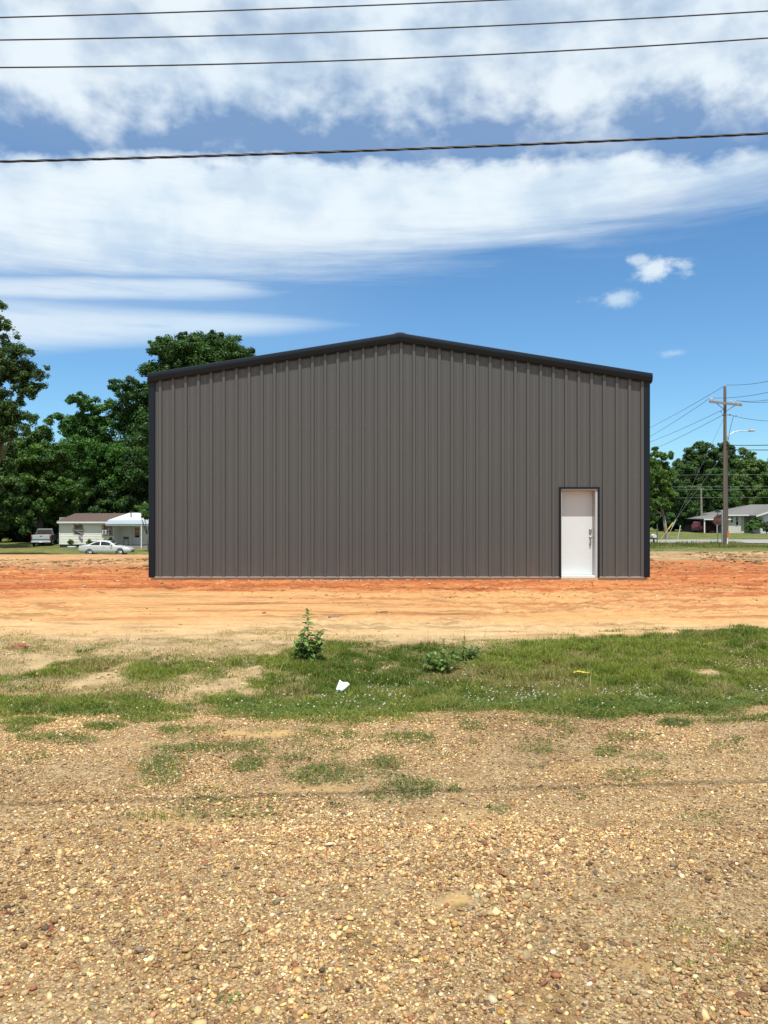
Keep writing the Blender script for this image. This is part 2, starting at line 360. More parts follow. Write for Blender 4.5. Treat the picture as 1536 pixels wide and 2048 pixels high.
gm = bpy.data.materials.new('ground_earth'); gm.use_nodes = True; nt = gm.node_tree; b = nt.nodes['Principled BSDF']
b.inputs['Roughness'].default_value = .95; b.inputs['Specular IOR Level'].default_value = .15
tcn = nt.nodes.new('ShaderNodeTexCoord'); vo = tcn.outputs['Object']
at = nt.nodes.new('ShaderNodeAttribute'); at.attribute_name = 'Col'
ag = nt.nodes.new('ShaderNodeAttribute'); ag.attribute_name = 'gravel'
def voro(scale, feat='F1', out='Color'):
    n = nt.nodes.new('ShaderNodeTexVoronoi'); n.feature = feat; n.inputs['Scale'].default_value = scale; nt.links.new(vo, n.inputs['Vector']); return n
v1 = voro(62); v2 = voro(120)
def stonecol(v):
    r = nt.nodes.new('ShaderNodeValToRGB'); r.color_ramp.interpolation = 'CONSTANT'; sx = nt.nodes.new('ShaderNodeSeparateColor')
    nt.links.new(v.outputs['Color'], sx.inputs[0]); nt.links.new(sx.outputs[0], r.inputs[0])
    cs = [(.38, .28, .145), (.29, .19, .095), (.18, .11, .055), (.42, .33, .19), (.17, .09, .05), (.32, .21, .09), (.12, .10, .07), (.46, .39, .26)]
    while len(r.color_ramp.elements) < len(cs): r.color_ramp.elements.new(.5)
    for i, cc in enumerate(cs): r.color_ramp.elements[i].position = i / len(cs); r.color_ramp.elements[i].color = (*cc, 1)
    return r.outputs[0]
m1 = nt.nodes.new('ShaderNodeMix'); m1.data_type = 'RGBA'; m1.inputs[0].default_value = .5
nt.links.new(stonecol(v1), m1.inputs[6]); nt.links.new(stonecol(v2), m1.inputs[7])
gmask = E(ag.outputs['Fac'], nt) * noise(nt, vo, 3.0, 5, .6).ss(.28, .5) * .75
m2 = nt.nodes.new('ShaderNodeMix'); m2.data_type = 'RGBA'; nt.links.new(gmask.s, m2.inputs[0]); nt.links.new(at.outputs['Color'], m2.inputs[6]); nt.links.new(m1.outputs[2], m2.inputs[7])
nf = noise(nt, vo, 9.0, 8, .7); nl = noise(nt, vo, 1.3, 6, .65)
mpx = nt.nodes.new('ShaderNodeMapping'); mpx.inputs['Scale'].default_value = (.5, 2.4, 1); nt.links.new(vo, mpx.inputs[0])
nst = noise(nt, mpx.outputs[0], 2.6, 7, .7, .4)
k = ((nf - .5) * .7 + (nl - .5) * .4 + (nst - .5) * .55 + 1.0).f('MAXIMUM', .3)
m3 = nt.nodes.new('ShaderNodeMix'); m3.data_type = 'RGBA'; m3.blend_type = 'MULTIPLY'; m3.inputs[0].default_value = 1
nt.links.new(m2.outputs[2], m3.inputs[6]); nt.links.new(comb(nt, k, k * 1.0, k), m3.inputs[7]); nt.links.new(m3.outputs[2], b.inputs['Base Color'])
bn = nt.nodes.new('ShaderNodeBump'); bn.inputs['Strength'].default_value = .8; bn.inputs['Distance'].default_value = .03
hh = nf * 1.2 + nst * .5 + (1.0 - E(v1.outputs['Distance'], nt)) * E(ag.outputs['Fac'], nt) * .5
nt.links.new(hh.s, bn.inputs['Height']); nt.links.new(bn.outputs[0], b.inputs['Normal'])
nx, ny = len(xs), len(ys)
ii = (np.arange(ny - 1)[:, None] * nx + np.arange(nx - 1)[None, :]).ravel()
gf = np.stack([ii, ii + 1, ii + nx + 1, ii + nx], 1)
go = fast_mesh('ground', np.stack([gx, gy, gzv], 1), gf, gm, cols=col, smooth=True)
ga = go.data.attributes.new('gravel', 'FLOAT', 'POINT'); ga.data.foreach_set('value', gravel_at.astype(np.float32))
tag(go, None, None, kind='structure')

# --- road beyond the lot, on the right
def sheet(name, xlist, near, far, lift, m, k=6):
    v = []; f = []
    for i, x in enumerate(xlist):
        for j in range(k + 1):
            y = near(x) + (far(x) - near(x)) * j / k; v.append((x, y, float(ground(np.array([x]), np.array([y]), False)[0]) + lift))
    for i in range(len(xlist) - 1):
        for j in range(k): q = i * (k + 1) + j; f.append((q, q + k + 1, q + k + 2, q + 1))
    return fast_mesh(name, np.array(v), np.array(f), m, smooth=True)
M_road = mat('road_asphalt', (.22, .213, .205), .9, var=.18, vscale=.8, bump=.4, bscale=60)
road = sheet('road', list(np.arange(6, 260, 3.0)), lambda x: 65.5 - .02 * x, lambda x: 79 - .02 * x, .05, M_road); tag(road, None, None, kind='structure')
# ------------------------------------------------------------------ gravel stones (real pebbles)
def ico(sub):
    import bmesh
    bm = bmesh.new(); bmesh.ops.create_icosphere(bm, subdivisions=sub, radius=1.0)
    v = np.array([p.co[:] for p in bm.verts]); f = np.array([[q.index for q in fa.verts] for fa in bm.faces]); bm.free(); return v, f
def pebbles(name, n_try, y0, y1, sub, smed, ssig, seed, smooth, lim, boost=1.0):
    g = np.random.default_rng(seed)
    y = y0 + (y1 - y0) * g.random(n_try); x = (g.random(n_try) * 2 - 1) * (y1 * .56 + 3.0)
    keep = (np.abs(x) < y * .56 + .6) | ((np.abs(x) < y * .56 + 3.0) & (g.random(n_try) < .75)); x = x[keep]; y = y[keep]
    pxx = px_of(x, y); pyy = py_of(y)
    dens = (1 - sst(y + (fbm(x * 3, y * 3, 3, 131) - .5) * 1.2, 6.1, 7.1)) * (.30 + .70 * sst(fbm(x * 1.1, y * 1.6, 4, 141), .34, .54)) + .10 * (y < 9.5)
    for cx, cy, rx, ry, a in [(480, 1466, 110, 14, .9), (300, 1490, 120, 10, .6), (655, 1580, 110, 12, .6), (340, 1640, 130, 22, .7), (920, 1800, 52, 24, .95), (950, 1640, 130, 26, .45), (1250, 1930, 110, 30, .4), (880, 1830, 60, 24, .45)]:
        d = np.sqrt(((pxx - cx) / rx) ** 2 + ((pyy - cy) / ry) ** 2); dens = dens * (1 - a * (1 - sst(d + (fbm(x * 4, y * 4, 2, 151) - .5) * 1.3, .4, 1.15)))
    keep = g.random(len(x)) < dens * boost; x = x[keep]; y = y[keep]; n = len(x)
    s = np.clip(smed * np.exp(g.normal(0, ssig, n)), .0035, lim)
    sz = .75 + .5 * fbm(x * 1.7, y * 1.7, 2, 161); s = s * sz
    v0, f0 = ico(sub); nv = len(v0)
    sc3 = np.stack([s * g.uniform(.8, 1.35, n), s * g.uniform(.65, 1.05, n), s * g.uniform(.32, .62, n)], 1)
    v = v0[None] * (1 + g.normal(0, (.17 if sub == 1 else .075), (n, nv, 1))) * sc3[:, None, :]
    tx = g.normal(0, .28, n); ty = g.normal(0, .28, n); tz = g.uniform(0, 2 * pi, n)
    def rot(v, a, i, j):
        c, s_ = np.cos(a)[:, None], np.sin(a)[:, None]; vi = v[..., i] * c - v[..., j] * s_; vj = v[..., i] * s_ + v[..., j] * c
        v = v.copy(); v[..., i] = vi; v[..., j] = vj; return v
    v = rot(v, tx, 1, 2); v = rot(v, ty, 0, 2); v = rot(v, tz, 0, 1)
    z = ground(x, y) + sc3[:, 2] * g.uniform(-.35, .8, n) + s * .15 * g.random(n)
    v = v + np.stack([x, y, z], 1)[:, None, :]
    pal = np.array([(.52, .40, .23), (.43, .30, .155), (.33, .20, .10), (.22, .12, .065), (.23, .09, .055), (.20, .17, .14), (.66, .60, .48), (.08, .06, .05), (.50, .32, .10), (.42, .25, .14), (.56, .46, .30)])
    wts = np.array([.25, .24, .17, .08, .025, .035, .016, .016, .018, .07, .08]); wts = wts / wts.sum()
    c = pal[g.choice(len(pal), n, p=wts)] * np.clip(np.exp(g.normal(-.10, .33, (n, 1))), .4, 1.7) * (.80 + .4 * sst(fbm(x * .9, y * 1.3, 3, 175), .3, .7))[:, None] * g.uniform(.94, 1.06, (n, 3))
    cols = np.repeat(np.clip(c * c_(.84, .76, .62), 0, .9), nv, 0)
    f = (f0[None] + (np.arange(n) * nv)[:, None, None]).reshape(-1, 3)
    return fast_mesh(name, v.reshape(-1, 3), f, M_peb, cols=cols, smooth=smooth)
M_peb = mat('pebble_stone', (1, 1, 1), .72, var=.22, vscale=60, attr='Col', spec=.3, bump=.3, bscale=300)
tag(pebbles('gravel', 285000, 1.7, 3.9, 1, .0043, .50, 1, False, .018), 'tan and brown river gravel nearest the photographer', 'gravel', kind='stuff')
tag(pebbles('gravel', 1300, 1.7, 4.6, 2, .0100, .28, 8, True, .028, .8), 'larger rounded stones lying among the near gravel', 'gravel', kind='stuff')
tag(pebbles('gravel', 390000, 3.8, 7.2, 1, .0048, .40, 2, False, .014), 'fine tan gravel spread up to the green strip', 'gravel', kind='stuff')
tag(pebbles('gravel', 36000, 7.0, 10.2, 1, .011, .4, 3, False, .03), 'scattered stones among the roadside weeds', 'gravel', kind='stuff')

# loose dirt clods on the graded lot
def clods():
    g = np.random.default_rng(5); n = 16000
    y = 9.8 + 25 * g.random(n) ** 1.4; x = (g.random(n) * 2 - 1) * (y * .55 + 1)
    k = g.random(n) < sst(fbm(x * .45, y * .9, 3, 171), .46, .62) * .35 * sst(y, 12, 15) + .02 + .6 * (y > 15.8) * (y < 26); k &= ~((np.abs(x - .36) < 6.15) & (y > 18.35)); x = x[k]; y = y[k]; n = len(x)
    s = .0095 * np.exp(g.normal(0, .45, n)) * (.8 + y / 40); v0, f0 = ico(1); nv = len(v0)
    v = v0[None] * (1 + g.normal(0, .2, (n, nv, 1))) * (s[:, None, None] * np.array([1.3, 1.0, .7]))
    v = v + np.stack([x, y, ground(x, y) + s * .2], 1)[:, None, :]
    base = np.where((g.random(n) < sst(y, 10.5, 14))[:, None], ORANGE * .62, TAN * .66); base = np.where((g.random(n) < .08)[:, None], c_(.5, .4, .3), base)
    return fast_mesh('dirt_clods', v.reshape(-1, 3), (f0[None] + (np.arange(n) * nv)[:, None, None]).reshape(-1, 3), M_clod, cols=np.repeat(base * g.uniform(.7, 1.1, (n, 1)), nv, 0))
M_clod = mat('dry_clod', (1, 1, 1), .95, var=.15, attr='Col', spec=.1)
def clods2():
    g = np.random.default_rng(15); n = 5200; y = 24 + 17 * g.random(n); x = y * (.30 + .28 * g.random(n)); x = np.where(g.random(n) < .35, -x * 1.0, x)
    k = g.random(n) < sst(fbm(x * .5, y * .35, 3, 271), .44, .6); x, y = x[k], y[k]; n = len(x); s = .035 * np.exp(g.normal(0, .4, n)); v0, f0 = ico(1)
    v = v0[None] * (1 + g.normal(0, .25, (n, 12, 1))) * (s[:, None, None] * np.array([1.6, 1.0, .6])) + np.stack([x, y, ground(x, y) + s * .1], 1)[:, None, :]
    return fast_mesh('dirt_clods', v.reshape(-1, 3), (f0[None] + (np.arange(n) * 12)[:, None, None]).reshape(-1, 3), M_clod, cols=np.repeat(np.where((g.random(n) < .5)[:, None], c_(.14, .10, .05), c_(.26, .13, .06)) * g.uniform(.7, 1.2, (n, 1)), 12, 0))
tag(clods2(), 'dark brown clods and torn turf at the far side of the dirt lot', 'dirt', kind='stuff')
tag(clods(), 'small orange clods strewn over the graded dirt lot', 'dirt', kind='stuff')

# ------------------------------------------------------------------ grass and clover
M_grass = mat('grass_blade', (1, 1, 1), .6, var=.1, attr='Col', trans=.30, spec=.25)
M_leafm = mat('clover_leaf', (1, 1, 1), .55, var=.1, attr='Col', trans=.2, spec=.3)
def blades(name, x, y, h, wd, cols, lean=.45, seed=3, mm=None):
    g = np.random.default_rng(seed); n = len(x); z = ground(x, y) - .004
    a = g.uniform(0, 2 * pi, n); fx, fy = np.cos(a), np.sin(a); b_ = g.uniform(0, 2 * pi, n); lx, ly = np.cos(b_), np.sin(b_); L = np.abs(g.normal(0, lean, n)) * h
    p = np.zeros((n, 5, 3))
    for i, (t_, wf) in enumerate([(0, 1), (0, -1), (.55, .8), (.55, -.8), (1, 0)]):
        p[:, i, 0] = x + fx * wd * wf * .5 + lx * L * t_ ** 1.8; p[:, i, 1] = y + fy * wd * wf * .5 + ly * L * t_ ** 1.8; p[:, i, 2] = z + h * t_ * (1 - .25 * t_ * np.minimum(L / h, 1))
    base = (np.arange(n) * 5)[:, None]
    f = np.concatenate([base + np.array([[0, 1, 3]]), base + np.array([[0, 3, 2]]), base + np.array([[2, 3, 4]])], 0)
    return fast_mesh(name, p.reshape(-1, 3), f, mm or M_grass, cols=np.repeat(cols, 5, 0))
g = np.random.default_rng(21)
n = 1500000; y = 2.2 + 8.6 * g.random(n); x = (g.random(n) * 2 - 1) * (y * .55 + 3.0)
vd = veg(x, y); keep = g.random(n) < np.clip(vd * 1.0, 0, 1) * (.35 + .65 * (y > 5.4)); x, y, vd = x[keep], y[keep], vd[keep]; n = len(x)
print('grass blades', n)
pn = px_of(x, y); pyn = py_of(y); tallness = fbm(x * 1.8, y * 1.8, 3, 181)
h = (.018 + .075 * vd * sst(tallness * .5 + .5 * fbm(x * 7, y * 7, 2, 183), .33, .66) * sst(y, 5.6, 7.0) * (.55 + .45 * sst(pn, 450, 800))) * g.uniform(.6, 1.5, n)
mixn = fbm(x * .8, y * .8, 3, 191) * .55 + fbm(x * 5, y * 5, 3, 193) * .45; mm_ = np.clip(sst(mixn, .40, .58) * .8 + .5 * (tallness - .5) + g.normal(0, .28, n), 0, 1)
cb = ramp(mm_, c_(.072, .120, .014), c_(.240, .262, .048)); dry = g.random(n) < (.08 + .62 * sst(fbm(x * 1.3, y * 2, 3, 201), .46, .64) * (1 - .6 * sst(pyn, 1375, 1395))); cb = np.where(dry[:, None], c_(.36, .275, .125) * g.uniform(.6, 1.1, (n, 1)), cb)
dk = sst(pyn, 1375, 1400) * (1 - sst(pyn, 1430, 1445)); cb = cb * (1 - .0 * dk[:, None])
tag(blades('grass', x, y, h, g.uniform(.0045, .0085, n), cb * g.uniform(.65, 1.3, (n, 1)), .8), 'green weedy grass growing in the roadside strip', 'grass', kind='stuff')
# dry straw blades along the fringe
n = 250000; y = 5.8 + 4.8 * g.random(n); x = (g.random(n) * 2 - 1) * (y * .55 + 3.0)
kk = sst(fbm(x * 2.5, y * 2.5, 3, 211), .42, .6) * (1 - .55 * veg(x, y)) * sst(y, 5.9, 6.8) * (1 - sst(y + (fbm(x, y, 3, 15) - .5) * 1.5, 9.6, 10.6)); keep = g.random(n) < kk; x, y = x[keep], y[keep]; n = len(x)
tag(blades('dead_grass', x, y, g.uniform(.01, .045, n), g.uniform(.003, .007, n), np.clip(c_(.42, .315, .165) * g.uniform(.5, 1.25, (n, 1)), 0, .85), 1.3, 4), 'dry straw coloured stubble between the sand and the weeds', 'dead grass', kind='stuff')
# tall wisps
n = 850; y = 6.6 + 3.0 * g.random(n); x = (g.random(n) * 2 - 1) * (y * .55 + 3.0); px_ = px_of(x, y); keep = (px_ > 560) | (g.random(n) < .3); x, y = x[keep], y[keep]; n = len(x)
ex = []
for cx, cy, k_, sp_ in [(880, 1330, 26, .22), (935, 1325, 16, .18), (1130, 1360, 34, .16), (1500, 1330, 30, .16), (1440, 1290, 14, .5), (1185, 1300, 10, .2), (1050, 1275, 2, .1), (258, 1288, 4, .03), (120, 1310, 10, .2), (455, 1330, 14, .15), (655, 1335, 10, .1), (1530, 1262, 6, .1), (1372, 1268, 4, .05), (1425, 1268, 4, .05)]:
    q = 1.6 * F / (cy - 1024); ex += [(((cx - 768) / F) * q + g.normal(0, sp_), q + g.normal(0, sp_)) for _ in range(k_)]
ex = np.array(ex); x = np.concatenate([x, ex[:, 0]]); y = np.concatenate([y, ex[:, 1]]); n = len(x)
tag(blades('tall_grass', x, y, g.uniform(.07, .30, n) * g.uniform(.5, 1, n), g.uniform(.0035, .0055, n), np.where((g.random(n) < .45)[:, None], c_(.38, .31, .15), c_(.11, .16, .035)) * g.uniform(.8, 1.2, (n, 1)), .55, 6), 'thin tall grass stalks standing above the weedy strip', 'grass', kind='stuff')
# clover leaves: three small leaflets in a flat whorl
n = 720000; y = 4.0 + 5.2 * g.random(n); x = (g.random(n) * 2 - 1) * (y * .55 + 3.0); pyn = py_of(y); pn = px_of(x, y)
zone = np.exp(-((pyn - 1405) / 24) ** 2) * (.35 + .65 * sst(pn, 380, 520)) + .35 * np.exp(-((pyn - 1375) / 30) ** 2) * sst(pn, 560, 700) + .75 * (pyn > 1440)
keep = g.random(n) < veg(x, y) * zone * .62; x, y = x[keep], y[keep]; n = len(x); print('clover', n)
z = ground(x, y) + g.uniform(.008, .05, n) * (.5 + .5 * sst(y, 5, 6.4)); r_ = g.uniform(.006, .011, n); a0 = g.uniform(0, 2 * pi, n); V_ = np.zeros((n, 12, 3)); tl = g.normal(0, .35, (n, 2))
for i in range(3):
    for j, (ra, da) in enumerate([(.1, 0), (.75, -.5), (1.15, 0), (.75, .5)]):
        aa = a0 + i * 2.094 + da; dx, dy = np.cos(aa) * r_ * ra, np.sin(aa) * r_ * ra
        V_[:, i * 4 + j] = np.stack([x + dx, y + dy, z + dx * tl[:, 0] + dy * tl[:, 1]], 1)
f = (np.arange(n) * 12)[:, None, None] + np.array([[0, 1, 2, 3], [4, 5, 6, 7], [8, 9, 10, 11]])[None]
cc = ramp(g.random(n), c_(.046, .092, .013), c_(.120, .165, .030)) * np.where(py_of(y) > 1440, .8, 1.0)[:, None]
tag(fast_mesh('clover', V_.reshape(-1, 3), f.reshape(-1, 4), M_leafm, cols=np.repeat(cc, 12, 0)), 'dark green clover leaves low in the roadside strip', 'clover', kind='stuff')
# clover flowers
n = 23000; y = 5.9 + 3.0 * g.random(n); x = (g.random(n) * 2 - 1) * (y * .54 + 3.0); pyn = py_of(y); pn = px_of(x, y)
zone = np.exp(-((pyn - 1393) / 24) ** 2) * (.25 + .75 * sst(pn, 420, 560)); zone = np.maximum(zone, np.exp(-((pyn - 1345) / 30) ** 2) * .6 * sst(pn, 1330, 1450))
keep = g.random(n) < sst(veg(x, y), .3, .8) * zone * sst(fbm(x * 2.3, y * 2.3, 3, 221), .38, .64) * .32; x, y = x[keep], y[keep]; n = len(x); print('flowers', n)
v0, f0 = ico(1); s = g.uniform(.0045, .0085, n); v = v0[None] * (1 + g.normal(0, .12, (n, 12, 1))) * s[:, None, None] + np.stack([x, y, ground(x, y) + g.uniform(.035, .07, n)], 1)[:, None, :]
M_flower = mat('flower_white', (.42, .41, .35), .8, var=.15, vscale=200)
tag(fast_mesh('clover_flowers', v.reshape(-1, 3), (f0[None] + (np.arange(n) * 12)[:, None, None]).reshape(-1, 3), M_flower), 'small round white clover flowers dotted over the green strip', 'flowers', kind='stuff')
# tall verge grass before the road on the right, and lawn tufts
n = 60000; y = 41.5 + 22 * g.random(n); x = 14 + 40 * g.random(n); keep = (x > y * .33) & (g.random(n) < sst(fbm(x * .3, y * .35, 3, 231) + .02 * (y - 46), .36, .62)); x, y = x[keep], y[keep]; n = len(x)
hh_ = (.05 + .26 * sst(fbm(x * .6, y * .6, 3, 235), .25, .7) * sst(y + (fbm(x * .3, y * .3, 2, 3) - .5) * 6, 44, 52) * (1 - .7 * sst(px_of(x, y), 1460, 1500))) * g.uniform(.6, 1.3, n)
tag(blades('verge_grass', x, y, hh_, g.uniform(.02, .04, n), ramp(np.clip(sst(fbm(x * .35, y * .35, 3, 241), .35, .6) + g.normal(0, .2, n), 0, 1), c_(.085, .12, .025), c_(.25, .195, .085)) * g.uniform(.8, 1.2, (n, 1)), .4, 9), 'rank browning verge grass between the dirt lot and the road', 'grass', kind='stuff')
#PART2
# ------------------------------------------------------------------ the metal building
WX0, WX1, WY, WD = -5.622, 6.354, 18.5, 18.2
PK = .385; EAVE = 4.725; PEAK = 5.68
def roofz(x): return PEAK - abs(x - PK) * (PEAK - EAVE) / (WX1 - PK)
M_wall = mat('charcoal_grey_steel', (.070, .0685, .0660), .42, var=.11, vscale=1.0, bump=.28, bscale=1.0, stretch=(9, 9, .35), spec=.5)
def dust_wall(m):
    nt = m.node_tree; b = nt.nodes['Principled BSDF']; src = b.inputs['Base Color'].links[0].from_socket
    t = nt.nodes.new('ShaderNodeTexCoord'); sp_ = nt.nodes.new('ShaderNodeSeparateXYZ'); nt.links.new(t.outputs['Object'], sp_.inputs[0]); z = E(sp_.outputs[2], nt); x = E(sp_.outputs[0], nt)
    n1 = noise(nt, comb(nt, x * 1.2, z * .6), 2.0, 6, .65); n2 = noise(nt, comb(nt, x, z), 26.0, 4, .7)
    low = (1.0 - z.ss(.05, .75)) * n1.ss(.35, .7) * (n2.ss(.35, .6) * .5 + .5) * .10
    sm = noise(nt, comb(nt, x * 7.0, z * .7, 4.0), 1.1, 5, .7).ss(.64, .74) * .10
    k_ = (low + sm).clamp(); mx_ = nt.nodes.new('ShaderNodeMix'); mx_.data_type = 'RGBA'; nt.links.new(k_.s, mx_.inputs[0]); nt.links.new(src, mx_.inputs[6]); mx_.inputs[7].default_value = (.34, .20, .12, 1)
    nt.links.new(mx_.outputs[2], b.inputs['Base Color'])
dust_wall(M_wall)
M_trim = mat('black_steel_trim', (.0025, .0065, .0125), .38, var=.08, vscale=3, spec=.32)
M_slab = mat('slab_concrete', (.40, .30, .20), .95, var=.25, vscale=3, bump=.5)
M_foam = mat('base_strip_pale', (.42, .38, .34), .7, var=.2, vscale=8)
M_white = mat('door_paint', (.56, .60, .60), .45, var=.03, vscale=2)
M_jamb = mat('jamb_paint', (.42, .42, .42), .5, var=.04)
M_nickel = mat('satin_nickel', (.42, .40, .36), .35, metal=.9)
M_roof = mat('dark_roof_steel', (.03, .038, .045), .4, var=.1)
bld = thing('steel_building', 'large dark grey ribbed steel building with black trim and one white door', 'building', (PK, WY, 0))
def bparent(o, p=bld):
    o.parent = p; o.matrix_parent_inverse = Matrix.Translation(-Vector(bld.location)) if p is bld else Matrix.Identity(4); return o
DX0, DX1, DZ = P(1121.5, 0, WY).x, P(1194.5, 0, WY).x, 2.155
def front_wall():
    pitch = .3048; prof = []; x = WX0 + .12; k = 0
    x = PK - 20 * pitch + .03
    keys = []
    while x < WX1 + .3:
        # major rib (trapezoid) then flat pan with two shallow minor ribs
        keys += [(x - .050, 0), (x - .030, -.040), (x + .030, -.040), (x + .050, 0)]
        for c in (.105, .2): keys += [(x + c - .014, 0), (x + c - .008, -.006), (x + c + .008, -.006), (x + c + .014, 0)]
        for c in (.068, .152, .238): keys += [(x + c - .004, 0), (x + c, -.0012), (x + c + .004, 0)]
        x += pitch
    keys.sort(); xk = [a for a, _ in keys]; yk = [b_ for _, b_ in keys]
    cuts = [a for a in xk if WX0 < a < WX1] + [WX0, WX1, DX0 - .03, DX1 + .03, PK]
    cuts = sorted(set(cuts)); m = MB()
    for a, b_ in zip(cuts[:-1], cuts[1:]):
        ya, yb = WY + np.interp(a, xk, yk), WY + np.interp(b_, xk, yk)
        mid_ = (a + b_) / 2; z0 = DZ + .03 if DX0 - .03 < mid_ < DX1 + .03 else .045
        za, zb = roofz(a) + .02, roofz(b_) + .02
        m.add([(a, ya, z0), (b_, yb, z0), (b_, yb, zb), (a, ya, za)], [(0, 1, 2, 3)])
    # screw heads
    x = PK - 20 * pitch + .03; i = 0
    def screw(sx, sy, sz):
        vs = [(sx, sy - .006, sz)] + [(sx + .012 * cos(t * pi / 3), sy, sz + .012 * sin(t * pi / 3)) for t in range(6)]
        m.add(vs, [(0, 1 + t, 1 + (t + 1) % 6) for t in range(6)])
    while x < WX1 + .3:
        for z in (.09, 1.18, 2.42, 3.68):
            for o_ in (.062, -.062):
                if WX0 + .1 < x + o_ < WX1 - .1 and z < roofz(x) - .1 and not (DX0 - .05 < x + o_ < DX1 + .05 and z < DZ + .05): screw(x + o_, WY - .002, z)
        if i % 3 == 1:
            z = .4
            while z < roofz(min(max(x, WX0), WX1)) - .2:
                if WX0 + .1 < x < WX1 - .1 and not (DX0 - .05 < x < DX1 + .05 and z < DZ + .05): screw(x, WY - .033, z)
                z += .62
        x += pitch; i += 1
    return m
wl = bparent(front_wall().build('front_wall', M_wall))
for xs_ in (WX0, WX1):
    s1 = MB()
    sgn = -1 if xs_ < 0 else 1; yy = WY
    pts = []
    while yy < WY + WD: 
        for o_, d_ in ((0, 0), (.23, 0), (.25, .032), (.28, .032), (.30, 0)): pts.append((xs_ + sgn * d_ , min(yy + o_, WY + WD)))
        yy += .305
    for (a, b_), (c, d_) in zip(pts[:-1], pts[1:]): s1.add([(a, b_, .045), (c, d_, .045), (c, d_, EAVE + .02), (a, b_, EAVE + .02)], [(0, 1, 2, 3)])
    bparent(s1.build('side_wall', M_wall))
bparent(MB().add([(WX0, WY + WD, 0.045), (WX1, WY + WD, .045), (WX1, WY + WD, EAVE), (PK, WY + WD, PEAK), (WX0, WY + WD, EAVE)], [(0, 1, 2, 3, 4)]).build('rear_wall', M_wall))
# roof: two slopes with ribs
rm = MB()
for sgn in (-1, 1):
    xe = WX0 - .03 if sgn < 0 else WX1 + .05
    yy = WY - .04
    while yy < WY + WD:
        for o_, o2, h_ in ((0, .25, 0), (.25, .28, .03)):
            a, b_ = yy + o_, yy + (o2 if h_ == 0 else .305)
            rm.add([(PK, a, PEAK + .10 + h_), (PK, b_, PEAK + .10 + h_), (xe, b_, roofz(xe) + .10 + h_), (xe, a, roofz(xe) + .10 + h_)], [(0, 1, 2, 3)])
        yy += .305
bparent(rm.build('roof', M_roof))
rc = MB(); rc.prism([(PK - .20, PEAK + .190), (PK - .06, PEAK + .238), (PK + .06, PEAK + .238), (PK + .20, PEAK + .190), (PK + .18, PEAK + .14), (PK, PEAK + .17), (PK - .18, PEAK + .14)], 'y', WY - .02, WY + WD)
bparent(rc.build('ridge_cap', M_roof))
# rake trim: profile (outward, height) swept along both slopes
def rake(sgn):
    prof = [(.002, .210), (-.095, .208), (-.112, .198), (-.130, .118), (-.128, .108), (-.104, .010), (-.100, .000), (-.040, .000), (-.036, -.012), (-.034, -.03), (.002, -.03)]
    xe = WX0 - .033 if sgn < 0 else WX1 + .07
    m = MB(); vs = []; fs = []; n = len(prof)
    seg = 14
    for i in range(seg + 1):
        x = PK + (xe - PK) * i / seg; vs += [(x, WY + o_, roofz(x) + h_ * 1.0) for o_, h_ in prof]
    for i in range(seg):
        for k in range(n): fs.append((i * n + k, i * n + (k + 1) % n, (i + 1) * n + (k + 1) % n, (i + 1) * n + k))
    fs.append(tuple(range(seg * n, seg * n + n)))
    return m.add(vs, fs)
for s_ in (-1, 1): bparent(rake(s_).build('rake_trim', M_trim, angle=28))
for xa, xb in ((WX0 - .03, WX0 + .115), (WX1 - .115, WX1 + .03)):
    m = MB(); m.box(xa, xb, WY - .045, WY - .033, .03, roofz((xa + xb) / 2) - .03)
    xo = xa if xa < 0 else xb; m.box(min(xo, xo - .012 * (1 if xo > 0 else -1)), max(xo, xo - .012 * (1 if xo > 0 else -1)), WY - .033, WY + .14, .03, roofz(xo))
    xi_ = xb if xa < 0 else xa; m.box(xi_ - .006, xi_ + .006, WY - .033, WY, .03, roofz(xi_) - .03)
    bparent(m.build('corner_trim', M_trim))
for sgn, xo in ((-1, WX0), (1, WX1)):
    m = MB(); m.box(min(xo + sgn * .002, xo + sgn * .032), max(xo + sgn * .002, xo + sgn * .032), WY + .15, WY + WD, roofz(xo) - .12, roofz(xo) + .08); bparent(m.build('eave_trim', M_trim))
m = MB(); m.box(WX0 + .02, DX0 - .01, WY - .012, WY + WD - .02, -1.6, .028); m.box(DX0 - .01, DX1 + .01, WY + .35, WY + WD - .02, -1.6, .027); m.box(DX1 + .01, WX1 - .02, WY - .012, WY + WD - .02, -1.6, .028)
bparent(m.build('foundation', M_slab))
m = MB(); m.box(WX0 + .01, DX0 - .045, WY - .04, WY + .02, .029, .043); m.box(DX1 + .045, WX1 - .01, WY - .04, WY + .02, .029, .043); bparent(m.build('base_strip', M_foam))
# door unit
m = MB(); m.box(DX0 - .045, DX0, WY - .05, WY + .05, .03, DZ + .045); m.box(DX1, DX1 + .045, WY - .05, WY + .05, .03, DZ + .045); m.box(DX0, DX1, WY - .05, WY + .05, DZ, DZ + .045)
fr = bparent(m.build('door_trim', M_trim))
REC = .205
m = MB(); m.box(DX0, DX0 + .018, WY - .02, WY + REC + .06, .03, DZ); m.box(DX1 - .05, DX1, WY - .02, WY + REC + .06, .03, DZ); m.box(DX0 + .018, DX1 - .05, WY - .02, WY + REC + .06, DZ - .035, DZ)
bparent(m.build('door_frame', M_jamb))
M_thr = mat('threshold_concrete', (.46, .33, .20), .9, var=.2, vscale=10, bump=.5)
m = MB(); m.box(DX0 - .008, DX1 + .008, WY - .035, WY + .33, -.4, .024); bparent(m.build('threshold', M_thr))
m = MB(); m.box(DX0 + .018, DX1 - .05, WY - .01, WY + REC, .024, .07); sill = bparent(m.build('door_sill', M_white))
